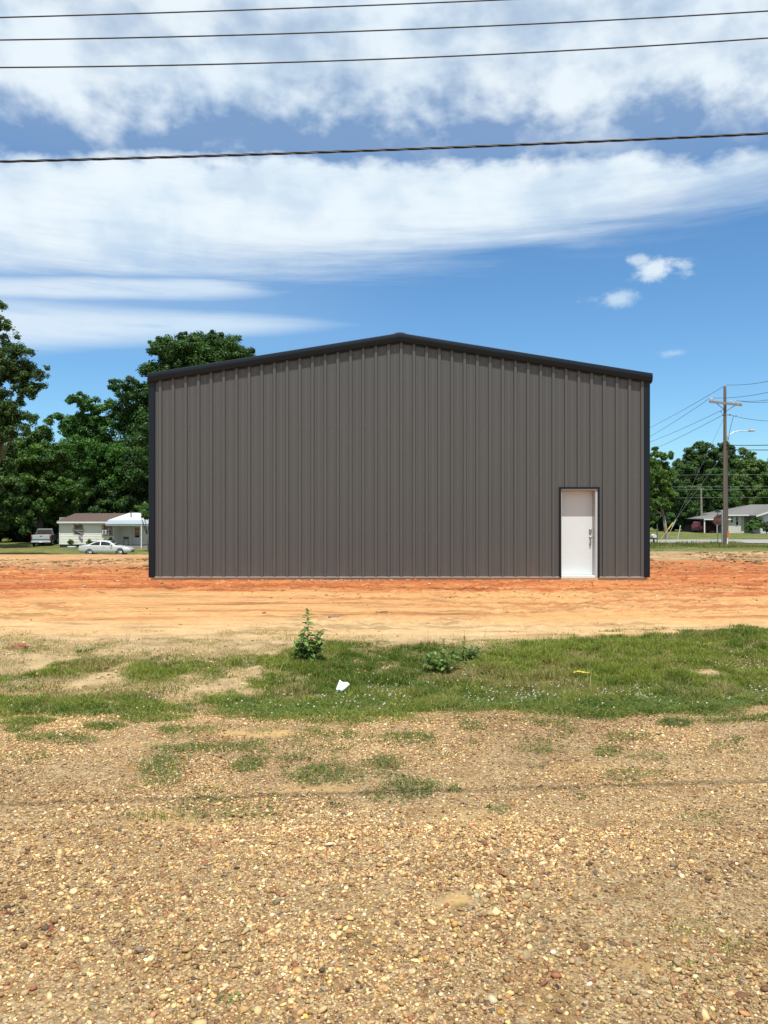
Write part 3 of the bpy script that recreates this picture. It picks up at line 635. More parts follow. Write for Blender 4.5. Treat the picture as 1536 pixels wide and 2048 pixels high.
m = MB(); m.bbox(DX0 + .021, DX1 - .054, WY + REC, WY + REC + .045, .074, DZ - .038, .004); door = bparent(m.build('door', M_white))
hx = P(1185, 0, WY).x; hz = 1.6 - (1063 - 1024) / F * WY
def dpart(name, mb, mt, **k): o = mb.build(name, mt, **k); o.parent = door; o.matrix_parent_inverse = Matrix.Identity(4); return o
yf = WY + REC
m = MB(); m.bbox(hx - .034, hx + .034, yf - .025, yf - .001, hz - .05, hz + .065, .012); m.tube([(hx, yf - .025, hz + .03), (hx, yf - .036, hz + .03)], .018, 10); dpart('deadbolt', m, M_nickel)
hz2 = 1.6 - (1075 - 1024) / F * WY
m = MB(); m.ball((hx, yf - .012, hz2), .034, 10, 1, .35, 1); m.tube([(hx, yf - .02, hz2), (hx, yf - .06, hz2)], .014, 8); m.ball((hx, yf - .07, hz2), .028, 10, 1.05, .6, 1.0); dpart('door_knob', m, M_nickel)
m = MB(); m.ball((hx - .002, yf - .035, hz2 - .125), .03, 10, .75, .5, 2.4); m.tube([(hx, yf - .07, hz2 - .02), (hx, yf - .06, hz2 - .06)], .004, 5); o = m.build('key_tag', M_nickel, smooth=True)
tag(o, 'oval grey key tag dangling below the white door knob', 'key tag')

# ------------------------------------------------------------------ trees
M_leaf = mat('tree_leaf', (1, 1, 1), .55, var=.12, attr='Col', trans=.30, spec=.3)
M_bark = mat('bark', (.075, .062, .050), .9, var=.3, vscale=6, bump=.6, stretch=(4, 4, .6))
M_barkg = mat('grey_bark', (.18, .16, .13), .9, var=.3, vscale=6, bump=.6, stretch=(4, 4, .6))
def tree(name, label, d, blobs, trunk, n, leaf, c1, c2, group, seed, clump=.75, barkm=None, dens=1.0, cat='tree', dd=1.0, flat=.85, fill=True):
    """blobs: (px, py, radius px) seen at depth d; each becomes a round bough with its own clumps of leaves"""
    g = np.random.default_rng(seed)
    base = P(trunk[0], 0, d); base.z = gz(base.x, d) - .15
    root = thing(name, label, cat, base, 0, group)
    cen = []; rad = []
    mx_ = sum(b_[0] * b_[2] for b_ in blobs) / sum(b_[2] for b_ in blobs); my_ = sum(b_[1] * b_[2] for b_ in blobs) / sum(b_[2] for b_ in blobs); nb0 = len(blobs)
    if fill: blobs = list(blobs) + [(bx + (mx_ - bx) * .38, by + (my_ - by) * .38 + 2, br * .85 + 2) for bx, by, br in blobs if math.hypot(bx - mx_, by - my_) > br * 1.1]
    for i, (bx, by, br) in enumerate(blobs):
        q = P(bx, by, d); r = br * d / F; off = (g.random() - .5) * 2 * dd * r * .9
        cen.append((q.x * (d + off) / d, d + off, EYE + (q.z - EYE) * (d + off) / d)); rad.append(r)
    cen = np.array(cen); rad = np.array(rad); vol = rad ** 2.2; vol = vol / vol.sum()
    vs = []; cs = []
    for c, r, w_ in zip(cen, rad, vol):
        nb = max(14, int(n * w_ / 46)); 
        u = g.normal(size=(nb, 3)); u /= np.linalg.norm(u, axis=1)[:, None]
        rr_ = r * (g.random(nb) ** .42) * g.uniform(.72, 1.0, nb)
        cc = c + u * rr_[:, None] * np.array([1, 1.0, flat]); cr_ = clump * max(.26 * r + .3, .35) * g.uniform(.55, 1.3, nb)
        per = max(8, int(n * 3.9 * w_ / nb))
        tone = g.uniform(0, 1, nb)
        off = g.normal(size=(nb, per, 3)); off /= (np.linalg.norm(off, axis=2)[..., None] + 1e-6); off *= (g.random((nb, per, 1)) ** .5) * cr_[:, None, None] * np.array([1.1, 1.1, .85])
        pts = (cc[:, None, :] + off).reshape(-1, 3); m_ = len(pts)
        nrm = (off + np.array([0, 0, .45]) * cr_[:, None, None]).reshape(-1, 3) + g.normal(0, .55, (m_, 3)) * np.repeat(cr_, per)[:, None] ; nrm /= np.linalg.norm(nrm, axis=1)[:, None]
        a_ = np.cross(nrm, g.normal(size=(m_, 3))); a_ /= np.linalg.norm(a_, axis=1)[:, None]; b_ = np.cross(nrm, a_)
        s_ = leaf * .64 * g.uniform(.6, 1.3, (m_, 1))
        vs.append(np.stack([pts + a_ * s_, pts + b_ * s_ * .55, pts - a_ * s_, pts - b_ * s_ * .55], 1))
        tn = np.clip(np.repeat(tone, per) + g.normal(0, .22, m_), 0, 1)[:, None]
        cs.append((np.array(c1)[None] * (1 - tn) + np.array(c2)[None] * tn) * g.uniform(.8, 1.2, (m_, 1)))
    v = np.concatenate(vs).reshape(-1, 3); c = np.concatenate(cs); v = v - np.array(base)
    keep = (v[:, 2].reshape(-1, 4).min(1) > .05); v = v.reshape(-1, 4, 3)[keep].reshape(-1, 3); c = c[keep]
    f = np.arange(len(v)).reshape(-1, 4)
    fast_mesh('crown', v, f, M_leaf, cols=np.repeat(c, 4, 0), parent=root)
    # trunk and limbs
    tw = trunk[1]; top = Vector(cen[np.argmax(cen[:, 2])]) - base; cm = Vector(cen.mean(0)) - base
    m = MB(); fork = Vector((cm.x * .35, cm.y * .35, max(cm.z * .45, .8)))
    m.tube([(0, 0, -.2), (0, 0, .1), tuple(fork * .5), tuple(fork)], [tw * 1.35, tw * 1.1, tw * .95, tw * .8], 8)
    idx = g.permutation(len(cen))[:7]
    for i in idx:
        q = Vector(cen[i]) - base; mid_ = fork.lerp(q, .5) + Vector((g.normal(0, .3), g.normal(0, .3), .05 * (q - fork).length))
        m.tube([tuple(fork * .92), tuple(mid_), tuple(q)], [tw * .42, tw * .2, tw * .05], 6)
    m.build('trunk', barkm or M_bark, root, smooth=True)
    return root
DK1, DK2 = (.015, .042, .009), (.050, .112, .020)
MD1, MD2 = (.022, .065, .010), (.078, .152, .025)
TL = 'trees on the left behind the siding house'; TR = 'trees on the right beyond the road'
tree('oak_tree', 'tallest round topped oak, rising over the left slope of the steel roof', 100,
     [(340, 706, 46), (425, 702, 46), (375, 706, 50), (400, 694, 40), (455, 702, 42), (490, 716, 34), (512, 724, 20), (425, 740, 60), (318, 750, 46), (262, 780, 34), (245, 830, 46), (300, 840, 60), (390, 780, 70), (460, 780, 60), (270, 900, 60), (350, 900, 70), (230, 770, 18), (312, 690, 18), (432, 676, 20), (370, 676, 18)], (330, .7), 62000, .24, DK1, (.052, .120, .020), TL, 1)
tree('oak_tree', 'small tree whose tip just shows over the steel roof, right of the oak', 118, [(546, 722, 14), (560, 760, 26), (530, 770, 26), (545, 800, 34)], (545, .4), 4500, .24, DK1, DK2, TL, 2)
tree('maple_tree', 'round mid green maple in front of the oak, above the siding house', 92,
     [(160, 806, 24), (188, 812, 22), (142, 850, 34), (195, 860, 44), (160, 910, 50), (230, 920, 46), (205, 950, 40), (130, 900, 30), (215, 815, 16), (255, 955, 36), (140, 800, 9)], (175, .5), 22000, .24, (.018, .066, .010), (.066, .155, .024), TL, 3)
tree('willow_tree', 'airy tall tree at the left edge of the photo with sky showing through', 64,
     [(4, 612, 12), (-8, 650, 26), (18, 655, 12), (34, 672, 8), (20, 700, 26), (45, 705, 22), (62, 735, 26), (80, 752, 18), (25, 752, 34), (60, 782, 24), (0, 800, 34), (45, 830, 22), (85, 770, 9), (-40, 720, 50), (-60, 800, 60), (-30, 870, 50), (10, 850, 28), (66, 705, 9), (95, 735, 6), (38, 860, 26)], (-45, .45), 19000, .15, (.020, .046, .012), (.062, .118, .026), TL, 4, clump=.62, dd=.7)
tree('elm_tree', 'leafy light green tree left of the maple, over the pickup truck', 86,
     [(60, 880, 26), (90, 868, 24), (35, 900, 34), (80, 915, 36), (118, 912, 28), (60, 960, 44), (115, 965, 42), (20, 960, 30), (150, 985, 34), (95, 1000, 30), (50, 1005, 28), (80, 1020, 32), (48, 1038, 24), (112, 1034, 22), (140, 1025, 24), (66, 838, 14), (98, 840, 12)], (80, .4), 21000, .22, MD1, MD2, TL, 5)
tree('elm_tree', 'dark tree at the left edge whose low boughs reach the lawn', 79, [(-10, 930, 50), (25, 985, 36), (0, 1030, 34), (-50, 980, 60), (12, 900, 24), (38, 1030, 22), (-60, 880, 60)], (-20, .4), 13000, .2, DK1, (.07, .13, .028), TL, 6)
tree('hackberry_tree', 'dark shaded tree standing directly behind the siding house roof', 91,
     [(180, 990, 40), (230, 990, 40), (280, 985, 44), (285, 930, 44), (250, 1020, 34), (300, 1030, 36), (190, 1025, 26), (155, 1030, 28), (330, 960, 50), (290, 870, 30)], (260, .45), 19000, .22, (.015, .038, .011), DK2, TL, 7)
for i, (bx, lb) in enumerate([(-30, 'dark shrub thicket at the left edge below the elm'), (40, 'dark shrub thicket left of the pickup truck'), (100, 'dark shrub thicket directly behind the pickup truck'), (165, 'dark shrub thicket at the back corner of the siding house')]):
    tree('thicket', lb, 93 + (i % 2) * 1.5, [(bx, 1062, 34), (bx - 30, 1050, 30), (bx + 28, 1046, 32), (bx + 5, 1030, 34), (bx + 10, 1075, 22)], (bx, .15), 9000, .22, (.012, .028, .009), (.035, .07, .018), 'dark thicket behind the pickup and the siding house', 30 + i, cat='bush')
tree('mulberry_sapling', 'small light green sapling beside the porch roof at the building corner', 74, [(284, 1020, 10), (292, 1032, 9), (276, 1014, 5), (300, 1018, 12), (290, 1008, 6)], (297, .07), 900, .16, (.06, .13, .03), (.11, .2, .05), None, 8, clump=.5)
def wood(name, label, d, px0, px1, ptop, n, leaf, seed, dep=14):
    g = np.random.default_rng(seed); u = g.random(n); pxx = px0 + (px1 - px0) * u; dd_ = d + dep * g.random(n); x = (pxx - 768) / F * dd_; zb_ = ground(x, dd_)
    tp = EYE + (1024 - (ptop + 55 * (fbm(pxx / 55, pxx * 0, 3, seed) - .5) )) / F * d
    z = zb_ + (tp - zb_) * g.random(n) ** .9; k_ = fbm(x * .35, z * .5, 3, seed + 4) + g.normal(0, .06, n) > .36; x, y, z = x[k_], dd_[k_], z[k_]; m_ = len(x)
    a_ = g.normal(size=(m_, 3)); a_ /= np.linalg.norm(a_, axis=1)[:, None]; b_ = np.cross(a_, g.normal(size=(m_, 3))); b_ /= np.linalg.norm(b_, axis=1)[:, None]; p_ = np.stack([x, y, z], 1); s_ = leaf * g.uniform(.6, 1.3, (m_, 1))
    v = np.stack([p_ + a_ * s_, p_ + b_ * s_ * .6, p_ - a_ * s_, p_ - b_ * s_ * .6], 1).reshape(-1, 3); t_ = g.random((m_, 1)); c = np.array([.011, .027, .008]) * (1 - t_) + np.array([.032, .064, .015]) * t_
    return tag(fast_mesh(name, v, np.arange(len(v)).reshape(-1, 4), M_leaf, cols=np.repeat(c, 4, 0)), label, 'woodland', kind='stuff')
wood('far_woodland', 'dark woodland closing the view behind the left trees', 106, -420, 640, 880, 90000, .42, 3)
wood('far_woodland', 'dark woodland closing the view behind the white house', 158, 600, 2100, 948, 120000, .5, 5)
# right side
tree('sweetgum_tree', 'young light green tree with pale trunk beside the right corner trim', 82,
     [(1312, 905, 13), (1333, 912, 13), (1300, 930, 20), (1322, 940, 22), (1342, 945, 12), (1300, 975, 22), (1330, 975, 20), (1346, 990, 12), (1312, 1010, 18), (1335, 1008, 12), (1290, 1010, 26), (1280, 950, 30), (1303, 1040, 12)], (1334, .2), 16000, .17, (.045, .095, .012), (.10, .17, .026), TR, 9, clump=.6, barkm=M_barkg, dd=.7)
tree('pine_tree', 'tallest dark domed tree on the right, left of the utility pole', 140,
     [(1398, 893, 15), (1415, 897, 14), (1378, 908, 18), (1430, 912, 14), (1440, 925, 16), (1345, 950, 20), (1402, 920, 26), (1358, 928, 14), (1375, 940, 26), (1420, 945, 26), (1390, 970, 34), (1350, 950, 18), (1425, 985, 26)], (1398, .6), 22000, .26, (.024, .060, .018), (.066, .125, .030), TR, 10)
tree('pine_tree', 'dark round tree top directly behind the utility pole', 150, [(1448, 893, 13), (1462, 898, 11), (1436, 900, 10), (1452, 915, 18), (1470, 925, 16), (1445, 940, 22), (1488, 935, 18), (1470, 950, 22)], (1452, .5), 9000, .28, (.020, .052, .018), (.060, .112, .028), TR, 11)
tree('poplar_tree', 'pale yellow green tree right of the utility pole, above the white house', 132,
     [(1490, 905, 12), (1502, 912, 12), (1480, 925, 14), (1512, 928, 16), (1495, 945, 24), (1528, 940, 20), (1515, 965, 24), (1478, 960, 20), (1545, 930, 22), (1500, 990, 26), (1470, 990, 22)], (1498, .4), 15000, .24, (.065, .12, .028), (.13, .2, .055), TR, 12)
tree('poplar_tree', 'yellow green tree at the right edge of the photo behind the white house', 128, [(1540, 960, 22), (1560, 930, 26), (1570, 970, 34), (1534, 990, 18), (1600, 950, 40), (1515, 1003, 14), (1535, 1006, 14)], (1560, .4), 11000, .24, (.05, .11, .018), (.12, .2, .035), TR, 13)
tree('elm_tree', 'broad mid green tree behind the carport and utility pole', 125,
     [(1430, 975, 26), (1400, 990, 26), (1455, 985, 26), (1440, 1015, 24), (1405, 1020, 24), (1470, 1010, 22), (1450, 950, 18), (1425, 950, 16)], (1435, .5), 13000, .25, MD1, (.07, .135, .03), TR, 14)
tree('elm_tree', 'dark tree between the sweetgum and the far wooden pole', 120,
     [(1365, 975, 24), (1350, 1005, 24), (1375, 1015, 26), (1395, 1035, 20), (1360, 1040, 20), (1340, 1035, 16), (1385, 990, 22), (1345, 965, 18), (1398, 1050, 16)], (1368, .4), 13000, .24, (.022, .056, .014), (.060, .118, .026), TR, 15)
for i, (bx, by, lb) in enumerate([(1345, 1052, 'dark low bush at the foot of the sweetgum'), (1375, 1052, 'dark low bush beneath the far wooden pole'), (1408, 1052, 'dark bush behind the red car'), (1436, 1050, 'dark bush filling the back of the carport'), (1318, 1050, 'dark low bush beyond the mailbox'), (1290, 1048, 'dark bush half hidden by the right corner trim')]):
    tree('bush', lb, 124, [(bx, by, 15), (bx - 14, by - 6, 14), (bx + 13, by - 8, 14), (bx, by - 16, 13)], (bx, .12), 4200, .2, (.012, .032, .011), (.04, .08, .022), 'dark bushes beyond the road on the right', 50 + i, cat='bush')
tree('shrub', 'leafy green shrub covering the porch of the white house', 108, [(1498, 1052, 7), (1503, 1046, 7), (1508, 1054, 8), (1516, 1050, 8), (1494, 1058, 5)], (1504, .06), 2600, .13, (.05, .12, .02), (.11, .2, .035), None, 16, clump=.45, cat='bush')
tree('shrub', 'tall green shrub against the right gable of the white house', 109.5, [(1513, 1036, 6), (1518, 1041, 6), (1512, 1045, 6), (1522, 1036, 4)], (1515, .06), 1600, .13, (.035, .09, .02), (.08, .16, .03), None, 17, clump=.4, cat='bush')
tree('shrub', 'dark red green shrub at the right edge before the white house', 107, [(1528, 1050, 8), (1536, 1047, 8), (1542, 1054, 9), (1532, 1058, 6)], (1533, .06), 2200, .13, (.045, .05, .025), (.10, .12, .04), None, 18, clump=.45, cat='bush')

# ------------------------------------------------------------------ siding house on the left (depth 80)
HD = 80.0
def hx_(px, d=HD): return (px - 768) / F * d
def hz_(py, d=HD): return EYE - (py - 1024) / F * d
M_sid = mat('cream_siding', (.60, .60, .53), .7, var=.08, vscale=1.5)
M_sroof = mat('brown_shingle', (.075, .05, .04), .95, var=.35, vscale=3, bump=.5)
M_tin = mat('painted_tin', (.50, .54, .58), .5, var=.12, vscale=1)
M_tinb = mat('blue_tin', (.24, .30, .33), .5, var=.15, vscale=1)
M_glass = mat('dark_glass', (.02, .024, .028), .08, var=.05, spec=.8)
M_wtrim = mat('white_trim', (.56, .56, .55), .6, var=.06)
M_brk = mat('weathered_wood', (.20, .19, .18), .9, var=.4, vscale=5)
M_blk = mat('black_plastic', (.018, .018, .02), .5, var=.1)
hg = gz(hx_(170), HD)
hs = thing('siding_house', 'small cream siding house with brown roof and tin porch, behind the cars on the left', 'house', (hx_(170), HD, hg))
def hp(name, mb, mt, par=None, **k):
    o = mb.build(name, mt, **k); o.parent = par or hs
    o.matrix_parent_inverse = Matrix.Translation(-Vector(hs.location)) if par is None else Matrix.Identity(4); return o
x0, x1 = hx_(119), hx_(227); ze = hz_(1046); z0 = hg + .30
def clap(m, xa, xb, za, zb, y, holes=()):
    """lap siding boards between za and zb"""
    z = za
    while z < zb - .01:
        zt = min(z + .17, zb)
        segs = [(xa, xb)]
        for (ha, hb, hc, hd_) in holes:
            if hc < (z + zt) / 2 < hd_:
                ns = []
                for a, b_ in segs:
                    if hb <= a or ha >= b_: ns.append((a, b_)); continue
                    if ha > a: ns.append((a, ha))
                    if hb < b_: ns.append((hb, b_))
                segs = ns
        for a, b_ in segs: m.add([(a, y - .03, z), (b_, y - .03, z), (b_, y - .005, zt), (a, y - .005, zt), (a, y, z), (b_, y, z)], [(0, 1, 2, 3), (0, 4, 5, 1)])
        z = zt
w1 = (hx_(149), hx_(165.5), hz_(1068), hz_(1048)); w2 = (hx_(207), hx_(223), hz_(1069), hz_(1050))
m = MB(); clap(m, x0, x1, z0, ze, HD, (w1, w2)); m.box(x1 - .01, x1, HD - .03, HD + 1.5, z0, ze); m.box(x0, x0 + .02, HD + .005, HD + 6.5, z0, ze + .6); m.box(x0, x1 + 4.6, HD + 6.5, HD + 6.6, z0, ze); m.box(x1 + 4.6, x1 + 4.7, HD + 1.5, HD + 6.6, z0, ze)
clap(m, x1, x1 + 4.7, z0 - .1, hz_(1050, 81.5), HD + 1.5, ((hx_(266.5, 81.5), hx_(281.5, 81.5), z0 - .2, hz_(1053, 81.5)),)); hp('wall', m, M_sid)
m = MB(); m.box(x0 + .03, x1 - .03, HD + .03, HD + 6.4, hg - .3, z0 - .01); hp('crawl_skirt', m, M_blk)
m = MB(); m.box(x0 - .03, x0 + .08, HD - .045, HD - .031, z0, ze); m.box(x1 - .08, x1 + .03, HD - .045, HD - .031, z0, ze); m.box(x0 - .1, hx_(218), HD - .42, HD - .38, ze - .02, ze + .16); hp('fascia', m, M_wtrim)
zr = hz_(1026.5, 83.2)
m = MB(); m.slab([(x0 - .15, HD - .4, ze + .2), (hx_(218), HD - .4, ze + .2), (hx_(238), HD + 3.2, zr), (x0 + .35, HD + 3.2, zr)], .1); m.slab([(x0 + .35, HD + 3.2, zr), (x1 + 5, HD + 3.2, zr), (x1 + 5, HD + 7, ze), (x0 - .15, HD + 7, ze)], .1); hp('roof', m, M_sroof)
zp = hz_(1050, HD - 1.6); xr = hx_(306)
m = MB(); m.slab([(hx_(217.5), HD - .3, ze + .30), (xr - .5, HD - .3, ze + .30), (xr, HD + 3.22, zr + .05), (hx_(238.5), HD + 3.22, zr + .05)], .06)
tin = hp('porch_roof', m, M_tin)
m = MB(); m.slab([(hx_(222), HD - 1.75, zp + .1), (xr, HD - 1.75, zp + .1), (xr, HD - .28, ze + .31), (hx_(218.5), HD - .28, ze + .31)], .06)
for i in range(22): xx = hx_(224) + i * .2; m.box(xx, xx + .03, HD - 1.75, HD - 1.70, zp + .03, zp + .14)
hp('porch_awning', m, M_tinb)
m = MB(); m.box(hx_(223), xr, HD - 1.7, HD - 1.6, zp - .07, zp + .03); hp('porch_beam', m, M_wtrim)
for pxp in (282.8, 305): m = MB(); m.box(hx_(pxp, 78.35) - .05, hx_(pxp, 78.35) + .05, HD - 1.69, HD - 1.59, gz(hx_(pxp), HD - 1.6), zp - .07); hp('porch_post', m, M_wtrim)
m = MB(); m.box(hx_(228), xr, HD - 1.6, HD + 1.47, hg - .1, z0 - .12); hp('porch_floor', m, M_brk)
m = MB(); m.tube([(hx_(267, 82), HD + 1.2, zr - .6), (hx_(267, 82), HD + 1.2, zr + .15)], .06, 8); m.ball((hx_(267, 82), HD + 1.2, zr + .2), .12, 8, 1, 1, .5); hp('roof_vent', m, M_blk)
M_sash = mat('grey_sash', (.42, .42, .40), .7)
def win(x, xb, za, zb, y, mull=True):
    m = MB(); m.box(x - .05, xb + .05, y - .05, y + .02, zb, zb + .06); m.box(x - .05, xb + .05, y - .05, y + .02, za - .06, za); m.box(x - .05, x, y - .05, y + .02, za, zb); m.box(xb, xb + .05, y - .05, y + .02, za, zb)
    if mull: m.box(x, xb, y - .03, y, (za + zb) / 2 - .02, (za + zb) / 2 + .02)
    o = hp('window', m, M_sash); g_ = MB(); g_.box(x, xb, y + .0, y + .012, za, zb); hp('pane', g_, M_glass, o); return o
a1 = win(*w1, HD); a2 = win(*w2, HD)
m = MB()
for (pa, pb, za, zb, th) in [(146, 168, 1060, 1061.5, .9), (148, 166, 1060.5, 1067.5, .55), (147, 156, 1056, 1060, .35), (160, 168, 1048, 1061, .3), (148, 153, 1047, 1056, .25), (159, 165, 1072, 1079, 1.0)]:
    A_ = Vector((hx_(pa), HD - .09, hz_(za))); B_ = Vector((hx_(pb), HD - .09, hz_(zb))); m.tube([A_, B_], .07 * th + .03, 4)
hp('broken_shutter', m, M_brk)
m = MB()
for yy in (1052, 1056.5, 1061, 1065.5, 1069): m.tube([(hx_(204), HD - .09, hz_(yy)), (hx_(209 if yy < 1068 else 226), HD - .09, hz_(yy + .6))], .07, 4); m.tube([(hx_(217), HD - .09, hz_(yy + 1)), (hx_(226), HD - .09, hz_(yy))], .07, 4)
hp('broken_shutter', m, M_brk)
m = MB(); m.bbox(hx_(207.5), hx_(215.5), HD - .45, HD - .02, hz_(1068.5), hz_(1060.5), .02); ac = hp('air_conditioner', m, M_wtrim)
m = MB()
for i in range(5): m.box(hx_(209), hx_(214), HD - .462, HD - .452, hz_(1066.8) + i * .07, hz_(1066.8) + i * .07 + .035)
hp('grille', m, M_blk, ac)
m = MB(); dxa, dxb = hx_(267.5, 81.5), hx_(281, 81.5); m.box(dxa, dxb, HD + 1.46, HD + 1.50, z0 - .1, hz_(1053.5, 81.5)); hd = hp('door', m, M_wtrim)
m = MB(); m.box(dxa + .1, dxb - .1, HD + 1.445, HD + 1.457, hz_(1075, 81.5), hz_(1063, 81.5)); m.box(dxa + .1, dxb - .1, HD + 1.445, HD + 1.457, hz_(1062, 81.5), hz_(1054.5, 81.5)); hp('door_glass', m, M_glass, hd)
m = MB(); m.box(dxa - .13, dxa - .005, HD + 1.44, HD + 1.49, z0 - .1, hz_(1052.5, 81.5)); hp('door_trim', m, M_wtrim)
# folding chair on the porch
cx, cy, cz = hx_(252, 79.4), 79.4, z0 - .12
ch = thing('folding_chair', 'black metal folding chair on the porch beside the house door', 'chair', (cx, cy, cz), .2)
def lp(root, name, mb, mt, par=None, **k): o = mb.build(name, mt, **k); o.parent = par or root; return o
m = MB()
for s_ in (-.26, .26): m.tube([(s_, -.22, 0), (s_, .02, .48), (s_, .14, .95)], .016, 6); m.tube([(s_, .25, 0), (s_, -.2, .48)], .016, 6)
lp(ch, 'frame', m, M_blk); m = MB(); m.bbox(-.26, .26, -.22, .2, .46, .49, .01); lp(ch, 'seat', m, M_blk); m = MB(); m.bbox(-.26, .26, .10, .14, .66, .93, .012); lp(ch, 'backrest', m, M_blk)
m = MB(); m.tube([(0, 0, 0), (0, 0, .26)], [.34, .42], 14); m.tube([(0, 0, .24), (0, 0, .27)], .45, 14)
q = P(143.5, 1098, 77.5); tb = m.build('wash_tub', mat('pale_plastic', (.60, .64, .66), .5)); tb.location = (q.x, q.y, gz(q.x, q.y)); tag(tb, 'pale round tub on the lawn in front of the house wall', 'tub')
for i, (pxp, pyt, lb) in enumerate([(141, 1079, 'small leafy shrub beneath the broken left window'), (179, 1079, 'small leafy shrub at the wall between the two house windows'), (220.5, 1076, 'small leafy shrub below the window air conditioner')]):
    tree('shrub', lb, 79.2, [(pxp, pyt + 2, 3.6), (pxp - 3, pyt + 6, 3.4), (pxp + 3.5, pyt + 6, 3.2), (pxp, pyt + 10, 3.2)], (pxp, .03), 420, .10, (.07, .13, .03), (.13, .2, .06), 'shrubs along the siding house wall', 70 + i, clump=.3, cat='bush')

# ------------------------------------------------------------------ vehicles
M_tyre = mat('tyre_rubber', (.02, .02, .02), .85); M_rim = mat('alloy_rim', (.55, .55, .56), .35, metal=.7)
M_redl = mat('tail_lamp_red', (.30, .012, .012), .25); M_lens = mat('lamp_lens', (.75, .75, .72), .15); M_chrome = mat('chrome', (.6, .6, .62), .18, metal=.95)
def car_body(st, mt, root):
    """st: stations (x, zbottom, zbelt, zroof, half width, half roof width)"""
    vs = []; fs = []
    for (x, zb, zl, zr_, w_, wr) in st:
        ring = [(w_ * .86, zb), (w_ * .97, zb + .10), (w_, zb + (zl - zb) * .45), (w_ * .97, zl - .03), (w_ * .93, zl)]
        if zr_ > zl + .05: ring += [(wr, zr_ - .06), (wr * .86, zr_)]
        else: ring += [(w_ * .72, zl + .018), (w_ * .45, zr_ + .012)]
        full = [(x, -a, b_) for a, b_ in ring] + [(x, a, b_) for a, b_ in reversed(ring)]; vs += full
    n = len(ring) * 2
    for i in range(len(st) - 1):
        for k in range(n): fs.append((i * n + k, i * n + (k + 1) % n, (i + 1) * n + (k + 1) % n, (i + 1) * n + k))
    fs.append(tuple(range(n - 1, -1, -1))); fs.append(tuple(range((len(st) - 1) * n, len(st) * n)))
    o = MB().add(vs, fs).build('body', mt, root, smooth=True, angle=38)
    return o
def wheel(root, x, y, r, mt=None, side=None):
    s_ = 1 if y > 0 else -1
    m = MB(); m.tube([(x, y - s_ * .1, r), (x, y + s_ * .07, r), (x, y + s_ * .09, r)], [r, r, r * .93], 20); t_ = m.build('wheel', M_tyre, root)
    m = MB()
    m.tube([(x, y + s_ * .088, r), (x, y + s_ * .096, r)], r * .22, 10)
    for i in range(5):
        a = i * 2 * pi / 5; c_1 = Vector((x, y + s_ * .094, r)); m.tube([c_1, c_1 + Vector((cos(a) * r * .62, 0, sin(a) * r * .62))], r * .085, 5)
    m.tube([(x + r * .64 * cos(t * pi / 10), y + s_ * .092, r + r * .64 * sin(t * pi / 10)) for t in range(21)], r * .05, 5, cap=False)
    m.build('rim', M_rim, t_)
def arch(root, x, y, r):
    s_ = 1 if y > 0 else -1
    MB().prism([(x + r * 1.13 * cos(t * pi / 12), r + r * 1.13 * sin(t * pi / 12)) for t in range(13)] + [(x - r * 1.13, r * .6), (x + r * 1.13, r * .6)], 'y', y - s_ * .06, y + s_ * .006).build('wheel_arch', M_blk, root)
def pan(root, name, pts, mt, par=None, th=.01):
    """thin glass panel from 3D corner points"""
    q = [Vector(p) for p in pts]; n_ = (q[1] - q[0]).cross(q[2] - q[0]).normalized(); k_ = len(q)
    vs = q + [p + n_ * th for p in q]; m = MB().add(vs, [tuple(range(k_)), tuple(range(2 * k_ - 1, k_ - 1, -1))] + [(i, (i + 1) % k_, k_ + (i + 1) % k_, k_ + i) for i in range(k_)])
    return m.build(name, mt, par or root)
# silver coupe
M_silver = mat('silver_paint', (.60, .61, .61), .32, metal=.45, var=.04, vscale=2, coat=.4)
q = P(214, 1110.5, 70.0); cz_ = gz(q.x, 70.0)
car = thing('parked_car', 'silver two door coupe parked in front of the siding house', 'car', (q.x, 70.0, cz_), R(4))
st = [(-2.32, .42, .70, .70, .66, .5), (-2.26, .28, .86, .86, .78, .6), (-1.9, .22, .93, .93, .86, .6), (-1.55, .20, .95, .99, .88, .62), (-1.0, .19, .93, 1.22, .89, .60), (-.55, .19, .92, 1.33, .89, .60), (-.1, .19, .91, 1.35, .89, .60), (.35, .19, .90, 1.28, .89, .61), (.75, .19, .89, 1.09, .89, .66), (1.05, .19, .88, .90, .88, .68), (1.55, .20, .82, .83, .87, .62), (1.95, .22, .74, .75, .82, .55), (2.2, .26, .64, .64, .74, .5), (2.30, .34, .54, .54, .62, .4)]
car_body(st, M_silver, car)
